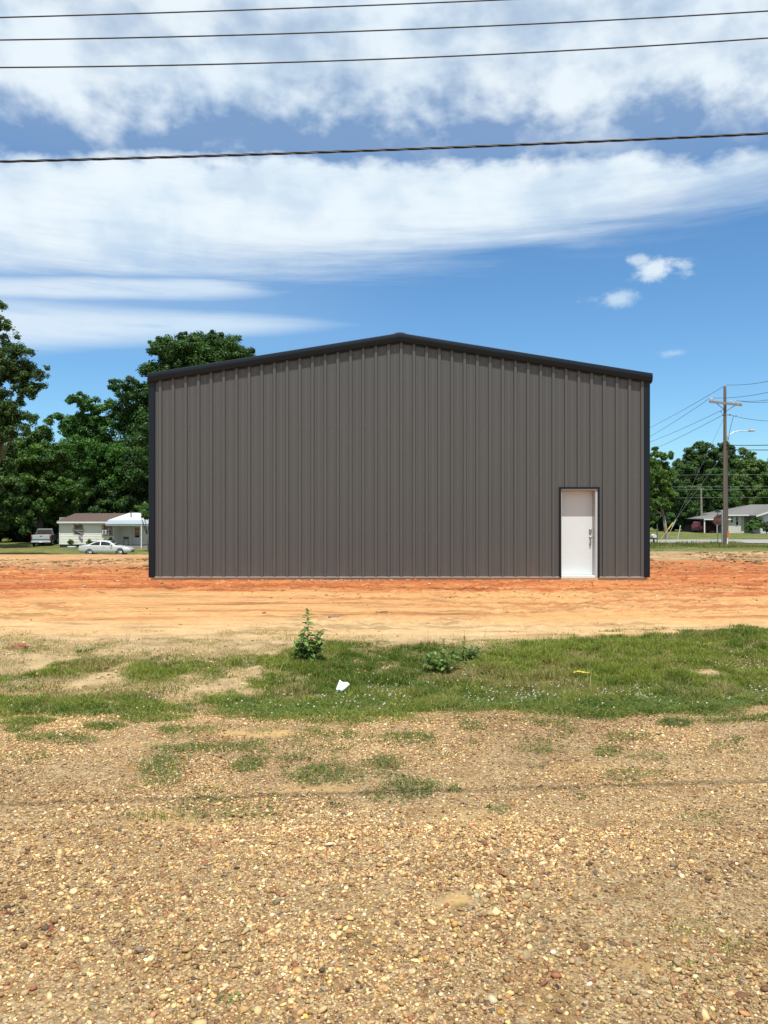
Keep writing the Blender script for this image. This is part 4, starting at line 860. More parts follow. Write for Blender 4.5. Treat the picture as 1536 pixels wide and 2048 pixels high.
for s_ in (-1, 1):
    for x in (-1.30, 1.36): arch(car, x, s_ * .865, .32); wheel(car, x, s_ * .80, .32)
    yb, yt = s_ * .862, s_ * .628
    o = pan(car, 'side_window', [(-1.30, yb * .965, .975), (-.40, yb * .985, .96), (-.42, yt * 1.0, 1.265), (-.78, yt * 1.02, 1.225)], M_glass, th=-.012 * s_ * -1)
    o = pan(car, 'side_window', [(-.33, yb * .985, .96), (.78, yb * .985, .935), (.36, yt * 1.05, 1.205), (-.05, yt * 1.0, 1.275), (-.35, yt * 1.0, 1.27)], M_glass, th=.012 * s_)
    m = MB(); m.ball((.62, s_ * .97, .98), .09, 8, 1, .9, .65); m.box(.58, .66, min(s_ * .86, s_ * .95), max(s_ * .86, s_ * .95), .95, .98); m.build('wing_mirror', M_silver, car, smooth=True)
    m = MB(); m.bbox(-.16, .02, min(s_ * .885, s_ * .905), max(s_ * .885, s_ * .905), .76, .80, .006); m.build('door_handle', M_silver, car)
    m = MB(); m.ball((2.08, s_ * .60, .60), .13, 8, .95, 1.15, .55); m.build('headlight', M_lens, car, smooth=True)
    m = MB(); m.ball((-2.24, s_ * .60, .74), .12, 8, .5, 1.2, .6); m.build('tail_light', M_redl, car, smooth=True)
pan(car, 'windscreen', [(.42, -.52, 1.262), (1.02, -.64, .945), (1.02, .64, .945), (.42, .52, 1.262)], M_glass, th=-.02)
pan(car, 'rear_window', [(-1.52, -.60, 1.01), (-1.03, -.53, 1.228), (-1.03, .53, 1.228), (-1.52, .60, 1.01)], M_glass, th=-.02)
m = MB(); m.bbox(2.2, 2.34, -.5, .5, .30, .44, .02); m.build('grille', M_blk, car)
# pickup truck
M_pick = mat('pale_blue_paint', (.17, .21, .23), .35, metal=.1, var=.06, coat=.3); M_tailg = mat('white_paint', (.36, .40, .43), .35, var=.05, coat=.3)
q = P(82, 1096, 82.0); tr_ = thing('pickup_truck', 'white and grey pickup truck seen from behind, left of the siding house', 'pickup truck', (q.x, 82.0, gz(q.x, 82.0)), R(104))
m = MB()
m.bbox(.03, 1.95, -.98, -.86, .55, 1.22, .03); m.bbox(.03, 1.95, .86, .98, .55, 1.22, .03); m.box(.06, 1.95, -.86, .86, .55, .66); m.bbox(1.87, 1.99, -.86, .86, .55, 1.20, .02)
m.build('truck_bed', M_pick, tr_)
car_body([(2.0, .50, 1.18, 1.78, .98, .74), (2.12, .48, 1.18, 1.84, .98, .76), (2.9, .48, 1.18, 1.85, .98, .76), (3.15, .48, 1.18, 1.78, .98, .76), (3.62, .48, 1.17, 1.22, .98, .74), (3.7, .48, 1.16, 1.17, .97, .74), (4.9, .50, 1.10, 1.11, .94, .74), (5.1, .52, .98, .98, .90, .7)], M_pick, tr_)
m = MB(); m.bbox(-.03, .03, -.86, .86, .58, 1.21, .02); tg = m.build('tailgate', M_tailg, tr_); m = MB(); m.bbox(-.045, -.031, -.12, .12, 1.05, 1.13, .006); m.build('handle', M_blk, tg)
m = MB(); m.bbox(-.045, -.031, -.84, .84, .70, .77, .005); m.build('trim_strip', M_blk, tg)
m = MB(); m.bbox(-.17, -.05, -.98, .98, .40, .56, .03); m.build('rear_bumper', M_tailg, tr_)
m = MB(); m.box(-.18, -.172, -.16, .16, .42, .54); m.build('licence_plate', M_lens, tr_)
for s_ in (-1, 1):
    m = MB(); m.bbox(-.035, .028, min(s_ * .865, s_ * .975), max(s_ * .865, s_ * .975), .72, 1.1, .012); m.build('tail_light', M_redl, tr_)
    for x in (1.0, 4.25): arch(tr_, x, s_ * .975, .39); wheel(tr_, x, s_ * .90, .39)
    pan(tr_, 'side_window', [(2.15, s_ * .93, 1.2), (3.5, s_ * .93, 1.2), (3.1, s_ * .78, 1.70), (2.2, s_ * .775, 1.74)], M_glass, th=.015 * s_)
    m = MB(); m.bbox(3.35, 3.45, min(s_ * 1.0, s_ * 1.2), max(s_ * 1.0, s_ * 1.2), 1.15, 1.38, .02); m.build('wing_mirror', M_blk, tr_)
    m = MB(); m.ball((5.06, s_ * .68, .84), .13, 8, .5, 1, .8); m.build('headlight', M_lens, tr_, smooth=True)
pan(tr_, 'rear_window', [(1.985, -.84, 1.24), (1.985, .84, 1.24), (1.985, .68, 1.72), (1.985, -.68, 1.72)], M_glass, th=.02)
pan(tr_, 'windscreen', [(3.2, -.66, 1.765), (3.6, -.80, 1.24), (3.6, .80, 1.24), (3.2, .66, 1.765)], M_glass, th=-.03)
# red SUV
M_red = mat('maroon_paint', (.11, .006, .014), .28, var=.05, coat=.5)
q = P(1412, 1067, 111.0); suv = thing('parked_suv', 'dark red suv parked at the carport of the white house', 'suv', (q.x, 111.0, gz(q.x, 111.0)), R(28)); suv.location.y = 114.6; suv.location.x *= 114.6 / 111.0
car_body([(-2.12, .42, .95, .95, .80, .6), (-2.05, .30, 1.02, 1.50, .86, .66), (-1.9, .27, 1.03, 1.66, .89, .68), (-1.0, .26, 1.03, 1.72, .90, .69), (.0, .26, 1.02, 1.72, .90, .69), (.45, .26, 1.01, 1.62, .90, .69), (1.0, .27, 1.0, 1.06, .90, .7), (1.2, .28, .98, .99, .89, .7), (1.9, .32, .92, .92, .86, .66), (2.1, .40, .78, .78, .76, .5)], M_red, suv)
for s_ in (-1, 1):
    for x in (-1.28, 1.3): arch(suv, x, s_ * .885, .36); wheel(suv, x, s_ * .82, .36)
    pan(suv, 'side_window', [(-1.85, s_ * .855, 1.06), (-.5, s_ * .875, 1.06), (-.5, s_ * .73, 1.60), (-1.75, s_ * .72, 1.56)], M_glass, th=.015 * s_)
    pan(suv, 'side_window', [(-.42, s_ * .875, 1.06), (.9, s_ * .87, 1.05), (.42, s_ * .73, 1.54), (-.42, s_ * .73, 1.60)], M_glass, th=.015 * s_)
    m = MB(); m.bbox(-2.14, -2.04, min(s_ * .62, s_ * .84), max(s_ * .62, s_ * .84), .85, 1.2, .02); m.build('tail_light', M_redl, suv)
    m = MB(); m.ball((2.02, s_ * .66, .76), .12, 8, .6, 1.1, .8); m.build('headlight', M_lens, suv, smooth=True)
pan(suv, 'rear_window', [(-2.10, -.68, 1.06), (-2.06, -.58, 1.50), (-2.06, .58, 1.50), (-2.10, .68, 1.06)], M_glass, th=-.03)
m = MB(); m.bbox(-2.2, -2.06, -.8, .8, .40, .62, .02); m.build('rear_bumper', M_blk, suv)

# ------------------------------------------------------------------ white house on the right (depth 112)
WHD = 112.0
def wx(px, d=WHD): return (px - 768) / F * d
def wz(py, d=WHD): return EYE - (py - 1024) / F * d
M_shg = mat('grey_shingle', (.12, .118, .115), .95, var=.2, vscale=4, bump=.4); M_wsid = mat('white_board', (.50, .535, .55), .7, var=.06, vscale=2); M_cream = mat('cream_board', (.48, .49, .44), .7, var=.06, vscale=2)
wg = -1.46
wh = thing('white_house', 'low white house with grey shingle roof and carport across the road on the right', 'house', (wx(1500), WHD, wg))
def wp(name, mb, mt, par=None, **k):
    o = mb.build(name, mt, **k); o.parent = par or wh; o.matrix_parent_inverse = Matrix.Translation(-Vector(wh.location)) if par is None else Matrix.Identity(4); return o
zE = wz(1029.5); zR = wz(1009, 117)
fx0 = wx(1453)
m = MB(); m.box(fx0, wx(1482), WHD, WHD + .15, wg - .1, zE); m.box(wx(1482), wx(1490), WHD + .3, WHD + .45, wg - .1, zE); m.box(wx(1482) - .1, wx(1482), WHD + .15, WHD + .45, wg - .1, zE); m.box(wx(1490), wx(1521), WHD + 1.6, WHD + 1.75, wg - .1, zE); m.box(wx(1490) - .02, wx(1490) + .1, WHD + .45, WHD + 1.6, wg - .1, zE); m.box(fx0, fx0 + .1, WHD + .15, WHD + 8, wg - .1, zE); m.box(fx0, wx(1640), WHD + 8, WHD + 8.1, wg - .1, zE)
wp('wall', m, M_cream)
gx0, gx1 = wx(1521, 110), wx(1640, 110)
m = MB(); zap = zE + (gx1 - gx0 + 1) / 2 * .33; m.prism([(gx0, wg - .1), (gx1, wg - .1), (gx1, wz(1029, 110)), ((gx0 + gx1) / 2, zap - .1), (gx0, wz(1029, 110))], 'y', 110.0, 113.7); wp('gable_wing', m, M_wsid)
m = MB(); m.slab([(fx0 - .5, WHD - .5, zE + .02), (wx(1600), WHD - .5, zE + .02), (wx(1600), 117, zR), (wx(1502, 117), 117, zR)], .12); m.slab([(fx0 - .5, WHD - .5, zE + .02), (wx(1502, 117), 117, zR), (fx0 - .5, 121.2, zE + .02)], .12); m.slab([(wx(1502, 117), 117, zR), (wx(1650), 117, zR), (wx(1650), 121.2, zE), (fx0 - .5, 121.2, zE)], .12)
gm_ = (gx0 + gx1) / 2
m.slab([(gx0 - .9, 109.4, wz(1031, 110)), (gx0 - .9, 117, wz(1031, 110)), (gm_, 117, zap), (gm_, 109.4, zap)], .1); m.slab([(gm_, 109.4, zap), (gm_, 117, zap), (gx1 + .9, 117, wz(1031, 110)), (gx1 + .9, 109.4, wz(1031, 110))], .1)
wp('roof', m, M_shg)
m = MB(); m.box(fx0 - .5, gx0 - .9, WHD - .56, WHD - .51, zE - .16, zE + .02)
for sg in (-1, 1):
    e = gm_ + sg * (gm_ - gx0 + .9); a_, b_ = (e, wz(1031, 110)), (gm_, zap); m.prism([(a_[0], a_[1] - .22), (b_[0], b_[1] - .22), b_, a_], 'y', 109.34, 109.39)
wp('fascia', m, M_wtrim)
M_shut = mat('slate_shutter', (.10, .12, .14), .6)
for (pa, pb, ya, yb) in ((1461.5, 1465.5, 1045, 1033), (1471.5, 1476, 1050.5, 1033.5)):
    m = MB(); m.box(wx(pa) - .06, wx(pb) + .06, WHD - .05, WHD - .003, wz(ya) - .06, wz(yb) + .06); o = wp('window', m, M_wtrim); m = MB(); m.box(wx(pa), wx(pb), WHD - .062, WHD - .052, wz(ya), wz((ya + yb) / 2) - .03); m.box(wx(pa), wx(pb), WHD - .062, WHD - .052, wz((ya + yb) / 2) + .03, wz(yb)); wp('pane', m, M_glass, o)
# carport
ca0, ca1 = wx(1403), wx(1449); zc = wz(1037.5)
m = MB(); m.slab([(ca0, WHD - .8, zc), (ca1 + .6, WHD - .8, zc), (ca1 + .6, 116, wz(1026, 116)), (wx(1432, 116), 116, wz(1027, 116))], .12); m.slab([(ca0, WHD - .8, zc), (wx(1432, 116), 116, wz(1027, 116)), (ca0 + .3, 120, zc)], .12); m.slab([(wx(1432, 116), 116, wz(1027, 116)), (ca1 + .6, 116, wz(1026, 116)), (ca1 + .6, 120, zc), (ca0 + .3, 120, zc)], .1); wp('carport_roof', m, M_shg)
m = MB(); m.box(ca0 + .02, ca1 + .6, WHD - .86, WHD - .81, zc - .17, zc + .0); wp('carport_fascia', m, M_wtrim)
for pxp in (1430.5, 1405): m = MB(); m.box(wx(pxp) - .07, wx(pxp) + .07, WHD - .75, WHD - .6, wg - .1, zc - .1); wp('carport_post', m, M_wtrim)
m = MB(); m.box(ca0 + .5, ca1 + .5, 119.6, 119.7, wg - .1, zc - .15); wp('carport_back_wall', m, M_shut)

# ------------------------------------------------------------------ utility pole and roadside things
M_pole = mat('pole_wood', (.145, .11, .088), .9, var=.3, vscale=4, bump=.6, stretch=(6, 6, .4)); M_xarm = mat('crossarm_wood', (.22, .19, .165), .9, var=.25, vscale=4)
M_ins = mat('insulator_glaze', (.45, .46, .46), .25); M_steel = mat('galvanised_steel', (.40, .42, .43), .5, metal=.6); M_wire = mat('wire', (.016, .016, .018), .55, var=.05); M_dsteel = mat('dark_steel', (.07, .07, .075), .6)
PD = 60.0; b0 = P(1450.8, 0, PD); b0.z = gz(b0.x, PD)
pole = thing('utility_pole', 'tall wooden utility pole with one crossarm beside the road', 'utility pole', b0)
top = P(1450, 773.5, PD).z - b0.z
lp(pole, 'pole', MB().tube([(0, 0, -.3), (0, 0, .5), (-.03, 0, top * .5), (-.04, 0, top)], [.175, .17, .14, .105], 12), M_pole, smooth=False)
A0 = P(1418, 803.5, 59.3) - b0; A1 = P(1482, 810.5, 60.4) - b0; A0.y -= .12; A1.y -= .12
ax = (A1 - A0); mid_ = (A0 + A1) / 2
m = MB(); u = ax.normalized(); v_ = Vector((-u.y, u.x, 0)).normalized(); w_ = Vector((0, 0, 1))
vs = []; 
for p_ in (A0, A1):
    for a_, b_ in ((-.06, -.08), (.06, -.08), (.06, .08), (-.06, .08)): vs.append(p_ + v_ * a_ + w_ * b_)
m.add(vs, [(0, 1, 2, 3), (7, 6, 5, 4), (0, 4, 5, 1), (1, 5, 6, 2), (2, 6, 7, 3), (3, 7, 4, 0)]); xa = lp(pole, 'crossarm', m, M_xarm)
m = MB(); zb_ = P(1450, 820.5, 60).z - b0.z
m.tube([A0.lerp(A1, .22) - w_ * .1, Vector((0, -.15, zb_ - .1))], .025, 5); m.tube([A0.lerp(A1, .78) - w_ * .1, Vector((0, -.15, zb_ - .1))], .025, 5); lp(pole, 'brace', m, M_dsteel)
INS = []
for t in (.03, .10, .66, .82, .95):
    p_ = A0.lerp(A1, t) + w_ * .08; m = MB(); m.tube([p_, p_ + w_ * .08, p_ + w_ * .10, p_ + w_ * .17, p_ + w_ * .22], [.022, .022, .075, .06, .045], 8); lp(pole, 'insulator', m, M_ins); INS.append(b0 + p_ + w_ * .22)
m = MB(); tt = Vector((-.04, 0, top)); m.tube([tt + Vector((.07, -.06, -.2)), tt + Vector((.07, -.06, .02)), tt + Vector((.07, -.06, .05)), tt + Vector((.07, -.06, .14))], [.02, .02, .07, .05], 8); lp(pole, 'insulator', m, M_ins)
zs = P(1450, 830, 60).z - b0.z
m = MB(); m.tube([(-.22, -.1, zs), (.30, -.1, zs)], .03, 6); m.ball((-.22, -.1, zs), .07, 8); m.ball((.30, -.1, zs), .07, 8); m.tube([(-.3, -.1, zs + .1), (-.42, -.1, zs + .25), (-.34, -.1, zs + .3)], .02, 5); lp(pole, 'wire_clamp', m, M_dsteel)
m = MB(); m.tube([(.17, -.08, .1), (.15, -.08, 3.0), (.13, -.05, top * .6)], .03, 6); lp(pole, 'conduit', m, M_dsteel)
# street light
m = MB(); base = P(1455, 877, 59.85); pts = [base] + [P(a_, c__, 59.8) for a_, c__ in ((1460, 869), (1468, 864), (1480, 861.8), (1497, 861.5))]
lmp = thing('street_lamp', 'curved arm street lamp bolted to the utility pole', 'street lamp', base)
m.tube([p_ - base for p_ in pts], [.045, .04, .035, .035, .035], 8); m.box(-.12, -.02, -.12, .02, -.2, .2); lp(lmp, 'arm', m, M_steel)
e = pts[-1] - base; m = MB(); m.bbox(e.x - .02, e.x + .42, e.y - .12, e.y + .12, e.z - .04, e.z + .08, .03); m.bbox(e.x + .4, e.x + .56, e.y - .09, e.y + .09, e.z - .02, e.z + .04, .02); m.tube([(e.x + .12, e.y, e.z + .08), (e.x + .12, e.y, e.z + .18)], .045, 8)
lp(lmp, 'lamp_head', m, M_steel); m = MB(); m.bbox(e.x + .06, e.x + .38, e.y - .09, e.y + .09, e.z - .075, e.z - .042, .01); lp(lmp, 'lens', m, M_lens)
def wire(name, label, pts, r, mt=M_wire, grp=None, sag=0.0, seg=24, cat='wire'):
    q = [Vector(p) for p in pts]
    if len(q) == 2:
        a_, b_ = q; q = [a_.lerp(b_, i / seg) - Vector((0, 0, sag * 4 * (i / seg) * (1 - i / seg))) for i in range(seg + 1)]
    o = MB().tube(q, r, 6).build(name, mt, smooth=True); return tag(o, label, cat, grp)
GW = 'wires fanning out from the utility pole'
tw_ = b0 + tt + Vector((.07, -.06, .14))
for (st_, e_, lb) in [(tw_, P(1250, 878, 110), 'topmost thin wire running left from the pole top'), (INS[0], P(1250, 899, 110), 'wire running left from the leftmost crossarm insulator'), (b0 + Vector((-.15, -.1, zs + .45)), P(1250, 901, 110), 'third wire down running left from the pole'), (b0 + Vector((-.22, -.1, zs)), P(1250, 921, 110), 'lowest thin wire running left from the pole clamp'),
    (tw_, P(1600, 745, 48), 'topmost thin wire running right from the pole top'), (INS[1], P(1600, 768, 48), 'wire running right from the left end of the crossarm'), (INS[3], P(1600, 784, 48), 'wire running right from the right half of the crossarm'), (INS[4], P(1600, 791, 48), 'wire running right from the right tip of the crossarm'),
    (b0 + Vector((.30, -.1, zs)), P(1600, 840, 52), 'darker service wire running right from the clamp below the crossarm')]:
    wire('power_wire', lb, (st_, e_), .016, grp=GW, sag=.25)
for i, (ya, yb, lb) in enumerate([(890.5, 888, 'upper thick communication cable low on the pole, running right'), (899, 898.5, 'lower thick communication cable low on the pole, running right')]):
    wire('communication_cable', lb, (Vector((b0.x, PD - .16, EYE + (1024 - ya) / F * PD)), P(1600, yb, 50)), .03, grp='low cables on the utility pole', sag=.05)
wire('drop_cable', 'short looping cable hanging by the street lamp arm', [b0 + Vector((.14, -.16, zs - 2.0)), b0 + Vector((.28, -.16, zs - 1.2)), b0 + Vector((.55, -.14, zs - .12)), b0 + Vector((.85, -.12, zs - .06))], .018, cat='cable')
M_yel = mat('yellow_guard', (.42, .34, .07), .55, var=.15); M_guy = mat('guy_strand', (.14, .155, .14), .6); M_gg = mat('grey_guard', (.42, .44, .38), .6)
gA = P(1313.5, 1084, 60.5); gA.z = gz(gA.x, 60.5) ; gB = P(1328.5, 1081, 62.0); gB.z = gz(gB.x, 62.0)
topA = b0 + Vector((-.1, 0, P(0, 906, 60).z - b0.z)); topB = b0 + Vector((-.1, 0, P(0, 835, 60).z - b0.z))
for (g0, tp, lb, frac, mt_, rr1) in ((gA, topA, 'lower guy wire of the utility pole with a yellow guard at its foot', .245, M_yel, .036), (gB, topB, 'higher guy wire of the utility pole with a grey guard at its foot', .20, M_gg, .03)):
    r_ = thing('guy_wire', lb, 'guy wire', g0); v_ = tp - g0
    lp(r_, 'strand', MB().tube([(0, 0, -.05), v_], .010, 6), M_guy)
    lp(r_, 'guard', MB().tube([v_ * .01, v_ * (frac * .68), v_ * (frac * .7), v_ * frac], [rr1 * .8, rr1 * .8, rr1 * 1.7, rr1 * 1.7], 8), mt_)
# stop sign
M_sred = mat('sign_red', (.075, .010, .012), .5, var=.1); M_sgreen = mat('sign_green', (.012, .05, .03), .5); M_swhite = mat('sign_white', (.17, .13, .13), .5); M_post = mat('sign_post_steel', (.10, .10, .095), .7)
sp0 = P(1435.6, 0, 64.0); sp0.z = gz(sp0.x, 64.0)
ss_ = thing('stop_sign', 'dark red octagonal stop sign under green street name plates', 'stop sign', sp0)
zc_ = P(0, 1040, 64).z - sp0.z; ztop = P(0, 1024.5, 64).z - sp0.z
lp(ss_, 'post', MB().box(-.03, .03, -.02, .02, -.2, ztop), M_post)
oc = [(.41 * cos(R(22.5 + 45 * k_)), zc_ + .41 * sin(R(22.5 + 45 * k_))) for k_ in range(8)]
pl_ = lp(ss_, 'sign_plate', MB().prism(oc, 'y', -.035, -.023), M_sred)
rim = MB(); r1 = [(.395 * cos(R(22.5 + 45 * k_)), zc_ + .395 * sin(R(22.5 + 45 * k_))) for k_ in range(8)]; r2 = [(.37 * cos(R(22.5 + 45 * k_)), zc_ + .37 * sin(R(22.5 + 45 * k_))) for k_ in range(8)]
for k_ in range(8): a_, b_, c__, d_ = r1[k_], r1[(k_ + 1) % 8], r2[(k_ + 1) % 8], r2[k_]; rim.add([(p_[0], -.038, p_[1]) for p_ in (a_, b_, c__, d_)], [(0, 1, 2, 3)])
lp(ss_, 'border', rim, M_swhite, pl_)
tcv = bpy.data.curves.new('t', 'FONT'); tcv.body = 'STOP'; tcv.size = .36; tcv.align_x = 'CENTER'; tcv.align_y = 'CENTER'; tcv.extrude = .002
tob = bpy.data.objects.new('t', tcv); C.objects.link(tob); dg = bpy.context.evaluated_depsgraph_get(); tme = bpy.data.meshes.new_from_object(tob.evaluated_get(dg)); bpy.data.objects.remove(tob)
to = bpy.data.objects.new('lettering', tme); C.objects.link(to); tme.materials.clear(); tme.materials.append(M_swhite); to.parent = pl_; to.location = (0, -.041, zc_ - .01); to.rotation_euler = (R(90), 0, 0); to.scale = (.62, 1, 1)
lp(ss_, 'street_name_plate', MB().box(-.24, .24, -.012, -.004, ztop - .02, ztop + .12), M_sgreen)
lp(ss_, 'street_name_plate', MB().box(-.006, .006, -.24, .24, ztop + .125, ztop + .26), M_sgreen)
# grey metal post, orange and white marker, mailbox, dark post, far pole
q = P(1445.2, 0, 61.5); q.z = gz(q.x, 61.5); o = MB().box(-.07, .07, -.05, .05, -.2, P(0, 1022, 61.5).z - q.z).build('metal_post', M_steel); o.location = q; tag(o, 'pale grey square metal post touching the left of the utility pole', 'post')
q = P(1455.5, 0, 56.0); q.z = gz(q.x, 56.0); mk = thing('marker_post', 'orange topped white marker post at the right foot of the utility pole', 'marker post', q); ht = P(0, 1062, 56).z - q.z; ht = max(ht, .9)
M_or = mat('marker_orange', (.62, .11, .02), .5); M_wp = mat('marker_white', (.7, .68, .64), .5)
lp(mk, 'lower_tube', MB().tube([(-.05, 0, -.1), (0, 0, ht * .58)], .045, 10), M_wp); lp(mk, 'upper_tube', MB().tube([(0, 0, ht * .58), (.03, 0, ht)], .06, 10), M_or)
q = P(1307.5, 0, 62.0); q.z = gz(q.x, 62.0); mbx = thing('mailbox', 'white topped mailbox on a dark post by the right corner of the steel building', 'mailbox', q)
zt = P(0, 1075, 62).z - q.z
lp(mbx, 'post', MB().box(-.05, .05, -.05, .05, -.15, zt), M_dsteel); m = MB(); m.prism([(-.14, zt), (.14, zt), (.14, zt + .14)] + [(.14 * cos(t * pi / 8), zt + .14 + .12 * sin(t * pi / 8)) for t in range(1, 8)] + [(-.14, zt + .14)], 'y', -.28, .28); lp(mbx, 'box', m, M_wtrim); lp(mbx, 'tray', MB().box(-.2, .2, -.3, .3, zt - .06, zt - .002), M_dsteel)
q = P(1314.3, 0, 63.0); q.z = gz(q.x, 63.0); o = MB().tube([(0, 0, -.2), (0, 0, P(0, 1048, 63).z - q.z)], .045, 8).build('wooden_post', M_dsteel); o.location = q; tag(o, 'thin dark post just right of the mailbox', 'post')
q = P(1403.5, 0, 117.5); q.z = -1.46; ht = P(0, 976, 117.5).z - q.z; o = MB().tube([(0, 0, -.2), (-.05, 0, ht * .5), (-.1, 0, ht)], [.19, .16, .12], 8).build('utility_pole', M_xarm); o.location = q; tag(o, 'thin far wooden pole rising behind the red suv', 'utility pole')
for i, (ya, lb) in enumerate([(955.5, 'highest far wire crossing before the right trees'), (979, 'middle far wire at the far pole top'), (985, 'far wire just below the far pole crossarm'), (1001, 'lowest far wire crossing before the right trees')]):
    wire('far_wire', lb, (P(1200, ya - 2, 117), P(1700, ya - 5, 117)), .020, mt=M_guy, grp='far wires before the right trees', sag=-.2)
q0, q1 = P(1337, 1077, 79), P(1360, 1048, 84); wire('far_guy_wire', 'pale slanting guy wire guard at the lawn below the far wooden pole', (Vector((q0.x + 1.3, 80, gz(q0.x + 1.3, 80) - .05)), P(1361, 1051, 80)), .045, mt=M_gg, cat='guy wire')

# ------------------------------------------------------------------ overhead cables above the lot
def span(name, label, ys, d, r, grp, twist=False):
    """ys: three pixel rows at x = 0, 768, 1536"""
    a_, b_, c__ = ys; pts = []
    for i in range(121):
        pxx = -1500 + i * (4500 / 120); t = pxx / 1536; y_ = a_ * (2 * (t - .5) * (t - 1)) + b_ * (-4 * t * (t - 1)) + c__ * (2 * t * (t - .5)); pts.append(P(pxx, y_, d))
    m = MB()
    if twist:
        X_ = np.linspace(0, len(pts) - 1, 900)
        for ph in range(3):
            q = []
            for s_ in X_:
                i = min(int(s_), len(pts) - 2); p_ = pts[i].lerp(pts[i + 1], s_ - i); an = p_.x * 5.5 + ph * 2.09; q.append(p_ + Vector((0, cos(an), sin(an))) * r * .55)
            m.tube(q, r * .52, 5)
    else: m.tube(pts, r, 6)
    return tag(m.build(name, M_wire, smooth=True), label, 'wire', grp)
GO = 'overhead lines crossing above the building'
span('overhead_wire', 'topmost thin overhead wire, leaving the top of the photo', (35, 9.5, -26), 12.3, .0105, GO)
span('overhead_wire', 'second thin overhead wire from the top of the photo', (80, 60.5, 22), 12.0, .0105, GO)
span('overhead_wire', 'lowest of the three thin overhead wires', (135, 118, 76), 11.8, .0105, GO)
span('overhead_cable', 'thick twisted black cable crossing below the thin overhead wires', (323.5, 300, 267), 13.0, .022, GO, True)
o = MB().tube([(-30, -.83, 7.2), (30, 4.05, 7.2)], .015, 6).build('overhead_cable', M_wire); tag(o, 'black cable straight overhead, only its shadow line on the gravel shows', 'wire', GO)

# ------------------------------------------------------------------ weeds, litter, dirt details
M_weed = mat('weed_leaf', (1, 1, 1), .5, var=.12, attr='Col', trans=.22, spec=.35); M_stem = mat('weed_stem', (.16, .13, .06), .7)
def leaf_shape(L, W, lobes):
    pts = [(0, 0)]
    outline = [(.12, .12), (.3, .42), (.38, .22), (.55, .5), (.6, .24), (.8, .28), (1, 0)] if lobes else [(.15, .2), (.45, .42), (.75, .26), (1, 0)]
    up_ = [(a * L, b_ * W) for a, b_ in outline]; dn = [(a * L, -b_ * W) for a, b_ in outline[:-1]]
    return up_, dn
def weed(name, label, x, y, H, stems, seed, L=.11, W=.08, low=0, spread=.08):
    g = np.random.default_rng(seed); root = thing(name, label, 'weed', (x, y, gz(x, y) - .01)); ms = MB(); V_, F_, K_ = [], [], []
    def addleaf(p, az, el, L, W):
        up_, dn = leaf_shape(L, W, True); d = np.array([cos(az) * cos(el), sin(az) * cos(el), sin(el)]); s_ = np.array([-sin(az), cos(az), g.normal(0, .25)]); dr = np.array([0, 0, -1.0])
        o_ = len(V_); ctr = []
        for a, _ in up_: ctr.append(p + d * a + dr * (a / L) ** 2 * L * .35)
        V_.append(p)
        for (a, b_), c_1 in zip(up_, ctr): V_.append(c_1 + s_ * b_ + np.array([0, 0, abs(b_) * .3]))
        for c_1 in ctr[:-1]: V_.append(c_1)
        for (a, b_), c_1 in zip(dn, ctr): V_.append(c_1 + s_ * b_ + np.array([0, 0, abs(b_) * .3]))
        n_ = len(up_)
        U = [o_ + 1 + i for i in range(n_)]; M_ = [o_] + [o_ + 1 + n_ + i for i in range(n_ - 1)] + [o_ + n_]; D_ = [o_ + n_ * 2 + i for i in range(n_ - 1)] + [o_ + n_]
        for i in range(n_):
            a0, a1 = M_[i], M_[i + 1]; F_.append((a0, a1, U[i])); F_.append((a0, D_[i], a1))
            if i > 0: F_.append((M_[i], U[i], U[i - 1])); F_.append((M_[i], D_[i - 1], D_[i]))
        cbase = np.array([.050, .12, .022]) * (1 - (t_ := g.random())) + np.array([.15, .25, .05]) * t_
        K_.extend([cbase * g.uniform(.85, 1.15)] * (len(V_) - o_))
    for s in range(stems):
        h_ = H * (1 if s == 0 else g.uniform(.3, .62)); az = g.uniform(0, 2 * pi); tp = np.array([cos(az) * spread * (s > 0) * 2 + .02, sin(az) * spread * (s > 0), h_]); b_ = np.array([cos(az) * .02 * (s > 0), sin(az) * .02, 0])
        ms.tube([tuple(b_), tuple((b_ + tp) / 2 + np.array([.012 * cos(az), 0, 0])), tuple(tp)], [.006, .0045, .002], 5)
        k_ = int(h_ / .032) + 3
        for i in range(k_):
            t_ = (.12 + .88 * i / k_) if s else (.2 + .8 * i / k_); p = b_ + (tp - b_) * t_; sz_ = 1.1 - .55 * t_ if s == 0 else .85
            for q_ in range(2): addleaf(p, i * 2.4 + q_ * 3.14 + g.normal(0, .3), g.uniform(-.1, .7) + (.5 if i > k_ - 3 else 0), L * sz_ * g.uniform(.75, 1.2), W * sz_)
    F3 = np.array(F_); fast_mesh('foliage', np.array(V_), F3, M_weed, cols=np.array(K_), parent=root); ms.build('stem', M_stem, root)
def gp(px, py): q = EYE * F / (py - 1024); return (px - 768) / F * q, q
x, y = gp(612, 1328); weed('tall_weed', 'tallest weed, one leafy upright stem standing in front of the steel building', x, y, .56, 7, 3, .125, .085, spread=.075)
x, y = gp(884, 1343); weed('feathery_weed', 'bushy green weed right of the tall one, at the strip edge', x, y, .34, 13, 4, .085, .05, spread=.10)
x, y = gp(925, 1322); weed('feathery_weed', 'smaller bushy weed just right of the bushy green one', x, y, .27, 11, 5, .06, .045, spread=.09)
x, y = gp(1458, 1268); weed('small_weed', 'thin upright weed at the right end of the strip', x, y, .13, 2, 6, .03, .02, spread=.02)
x, y = gp(1493, 1268); weed('small_weed', 'pale bushy weed near the right edge of the photo', x, y, .11, 5, 7, .03, .02, spread=.03)
